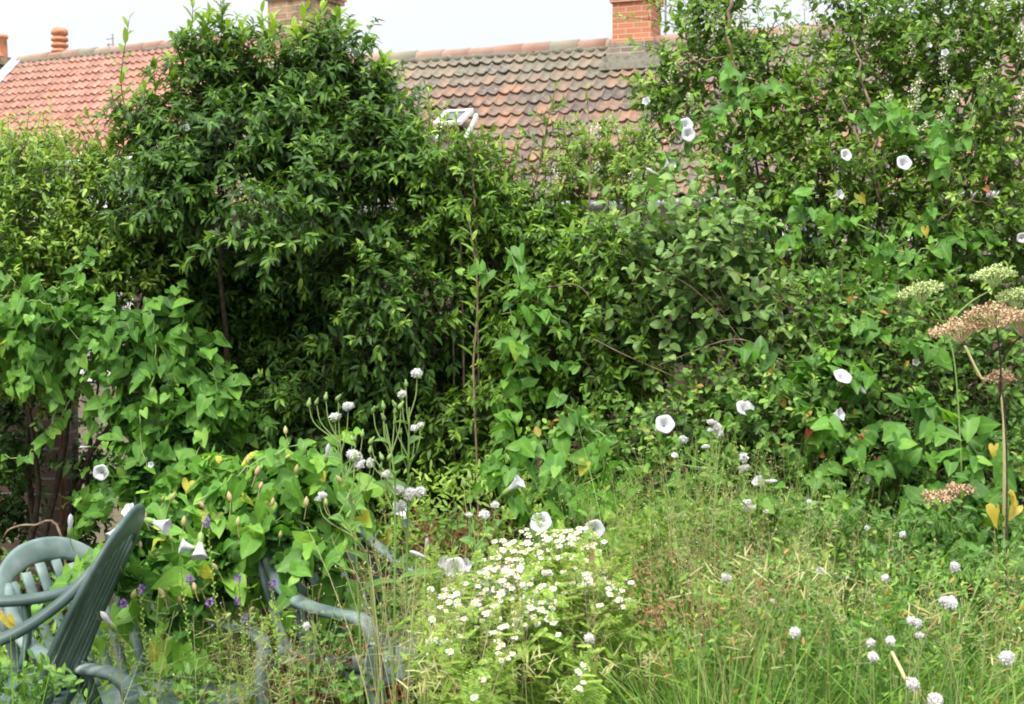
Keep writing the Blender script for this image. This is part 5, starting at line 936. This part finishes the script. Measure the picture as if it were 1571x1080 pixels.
# thin flowering stalks with seeds
def stalks(n, xr, dr, rowf, mats, name, label, seeds=12, spread=.012, slen=.007, hl=.25, rnd=.5, br=True, rad=.0011):
    px = rng.uniform(*xr, n); d = rng.uniform(*dr, n); row = rowf(px) + rng.uniform(0, 130, n); X = (px - 785.5) / F * d; h = 1.6 - (row - 450) / F * d; h = np.clip(h, .3, 1.3)
    a = rng.uniform(0, 6.28, n); le = rng.uniform(.02, .3, n) * h; t = np.linspace(0, 1, 8); dr_ = np.stack([np.cos(a), np.sin(a) * .5, 0 * a], -1)
    P = np.stack([X, d, np.full(n, 0.)], -1)[:, None] + dr_[:, None] * (le[:, None] * t[None] ** 2)[..., None]; P[..., 2] += h[:, None] * (t - .04 * t ** 4)[None]
    g = Geo(); rr = np.clip(rnd + rng.normal(0, .2, n), 0, 1); tubes(g, P, np.linspace(rad, rad * .5, 8)[None], rr, sides=3)
    u_ = 1 - hl * rng.random((n, seeds)) ; O = np.stack([np.array([np.interp(u_[i], t, P[i, :, k]) for i in range(n)]) for k in range(3)], -1)
    off = rng.normal(0, 1, (n, seeds, 3)) * spread * (1.4 - u_[..., None]) * 2.5; off[..., 2] = np.abs(off[..., 2]) * .6; E = O + off
    if br: tubes(g, np.stack([O, E], 2).reshape(-1, 2, 3), .0005, np.repeat(rr, seeds), sides=3)
    leafset(g, SMALL, E.reshape(-1, 3), rng.normal(0, .5, (n * seeds, 3)) + [0, 0, .8], rng.normal(0, 1, (n * seeds, 3)), slen, slen * .5, .1, .3, np.clip(np.repeat(rr, seeds) + rng.normal(0, .15, n * seeds), 0, 1))
    tag(g.build(name, M[mats]), label, 'grass', kind='stuff')
stalks(140, (600, 1250), (3.4, 4.9), lambda px: lerp(px, [600, 800, 1000, 1250], [760, 800, 690, 760]), 'straw', 'seeding_grass', 'straw coloured seeding grass stalks across the middle of the meadow', 16, .016, .008, .3, .45)
stalks(170, (1050, 1600), (3.3, 4.9), lambda px: lerp(px, [1050, 1200, 1400, 1571], [650, 720, 780, 800]), 'straw', 'grass_flower_stalks', 'greenish flowering grass stalks over the tall grass', 14, .012, .007, .25, .7)
stalks(34, (540, 720), (3.5, 4.5), lambda px: lerp(px, [480, 600, 700], [800, 760, 820]), 'straw', 'weed_stalks', 'upright pale weed stalks in front of the green armrests', 10, .02, .008, .4, .75, rad=.002)
stalks(60, (180, 560), (3.5, 4.4), lambda px: px * 0 + 880, 'straw', 'thin_weed_stalks', 'thin weed stalks before the chairs', 10, .02, .007, .35, .6)
stalks(330, (880, 1330), (4.2, 5.1), lambda px: lerp(px, [880, 1000, 1200, 1330], [690, 640, 640, 720]), 'grass', 'wispy_grass', 'pale wispy grass heads rising in front of the brambles', 16, .014, .008, .35, .72)
blades(5200, (860, 1600), (4.3, 5.0), lambda px, d: top_h(px, d, lerp(px, [860, 1000, 1200, 1400, 1571], [760, 690, 700, 770, 760])), 'grass', 'slender_grass', 'slender grass blades rising high against the hedge', (.0009, .0022), .3, (.6, .2), tuft=.03)
blades(900, (-60, 110), (3.25, 3.5), lambda px, d: top_h(px, d, 1000), 'grass', 'edge_grass', 'weedy grass at the lower left corner before the chair seat', (.0012, .0028), .45, (.5, .2))
# rusty seeded dock and reddish groundcover
def scatter(n, boxes, tm, L, ratio, mats, name, label, rnd=(.4, .2), face=(0, -.5, .8), tdir=(0, -.2, .4), cat='ground cover'):
    g = Geo()
    for (x0, x1, y0, y1, d0, d1, wgt) in boxes:
        m = int(n * wgt); px = rng.uniform(x0, x1, m); py = y0 + (y1 - y0) * rng.random(m); d = rng.uniform(d0, d1, m)
        # clumps
        k = max(3, m // 28); ci = rng.integers(0, k, m); cx = rng.uniform(x0, x1, k); cy = rng.uniform(y0, y1, k); cdn = rng.uniform(d0, d1, k)
        px = cx[ci] + rng.normal(0, 15, m); py = cy[ci] + rng.normal(0, 13, m); d = cdn[ci] + rng.normal(0, .05, m)
        O = np.array([W(a, b, c) for a, b, c in zip(px, py, d)]); O[:, 2] = np.maximum(O[:, 2], .01); LL = rng.uniform(*L, m); base = rng.random(k)[ci] * .3 - .15
        leafset(g, tm, O, rng.normal(0, .7, (m, 3)) + tdir, rng.normal(0, .45, (m, 3)) + face, LL, LL * ratio, rng.uniform(0, .3, m), .3, np.clip(rng.normal(*rnd, m) + base, 0, 1))
    tag(g.build(name, M[mats]), label, cat, kind='stuff')
scatter(9000, [(640, 760, 800, 870, 5.0, 5.3, .3), (900, 1180, 850, 1000, 4.1, 4.7, .14), (420, 560, 1010, 1080, 4.4, 4.9, .25), (1060, 1120, 920, 1000, 4.0, 4.3, .08)], OVAL, (.008, .02), .6, 'rust', 'rusty_weeds', 'rusty brown seeding dock weeds in the middle of the meadow')
scatter(13000, [(640, 1130, 960, 1085, 3.8, 4.4, .15), (640, 960, 850, 1000, 4.3, 4.7, .15), (940, 1250, 780, 960, 4.3, 5.0, .25), (-20, 620, 960, 1085, 4.2, 5.4, .2), (600, 1000, 720, 860, 4.9, 5.4, .15)], LAUREL, (.02, .045), .3, 'fern', 'feathery_weeds', 'yellow green feathery weeds between the daisies and the grass', (.4, .2))
scatter(15000, [(1000, 1600, 780, 1085, 4.3, 5.1, .55), (560, 1050, 780, 1085, 4.6, 5.5, .3), (0, 600, 850, 1085, 4.9, 5.8, .2), (170, 560, 1045, 1095, 3.7, 4.1, .012), (-40, 110, 1030, 1090, 3.3, 3.5, .02), (440, 560, 985, 1085, 4.2, 4.4, .02)], OVAL, (.016, .04), .5, 'bramble', 'leafy_weeds', 'leafy green weeds filling the ground beneath the grass', (.35, .2))
scatter(7000, [(1040, 1600, 860, 1085, 3.5, 4.3, 1)], LAUREL, (.012, .03), .35, 'bramble', 'small_weeds', 'small leaved weeds tangled through the tall grass', (.55, .25))
scatter(1500, [(1040, 1600, 860, 1085, 3.5, 4.5, .6), (620, 1040, 960, 1085, 3.5, 4.3, .4)], BLADE, (.02, .06), .08, 'straw', 'dead_grass_bits', 'dead grass bits caught in the meadow', (.6, .25), (0, -.5, .8), (0, 0, .3))
scatter(1500, [(1380, 1571, 760, 900, 4.5, 4.9, .5), (1100, 1300, 780, 920, 4.5, 5.0, .5)], HEART, (.045, .075), .8, 'bind', 'bindweed_groundcover', 'bindweed leaves spreading low in the grass under the brambles', (.5, .15), (0, -.9, .7), (0, -.3, -.4))
scatter(260, [(480, 560, 980, 1060, 4.5, 4.8, .4), (1280, 1500, 700, 1000, 4.2, 4.9, .08), (600, 1200, 950, 1080, 3.8, 4.3, .3)], OVAL, (.012, .025), .8, 'redleaf', 'red_leaves', 'scattered reddened leaves among the weeds', (.4, .3))
print('faces', sum(len(o.data.polygons) for o in bpy.data.objects if o.type == 'MESH'))
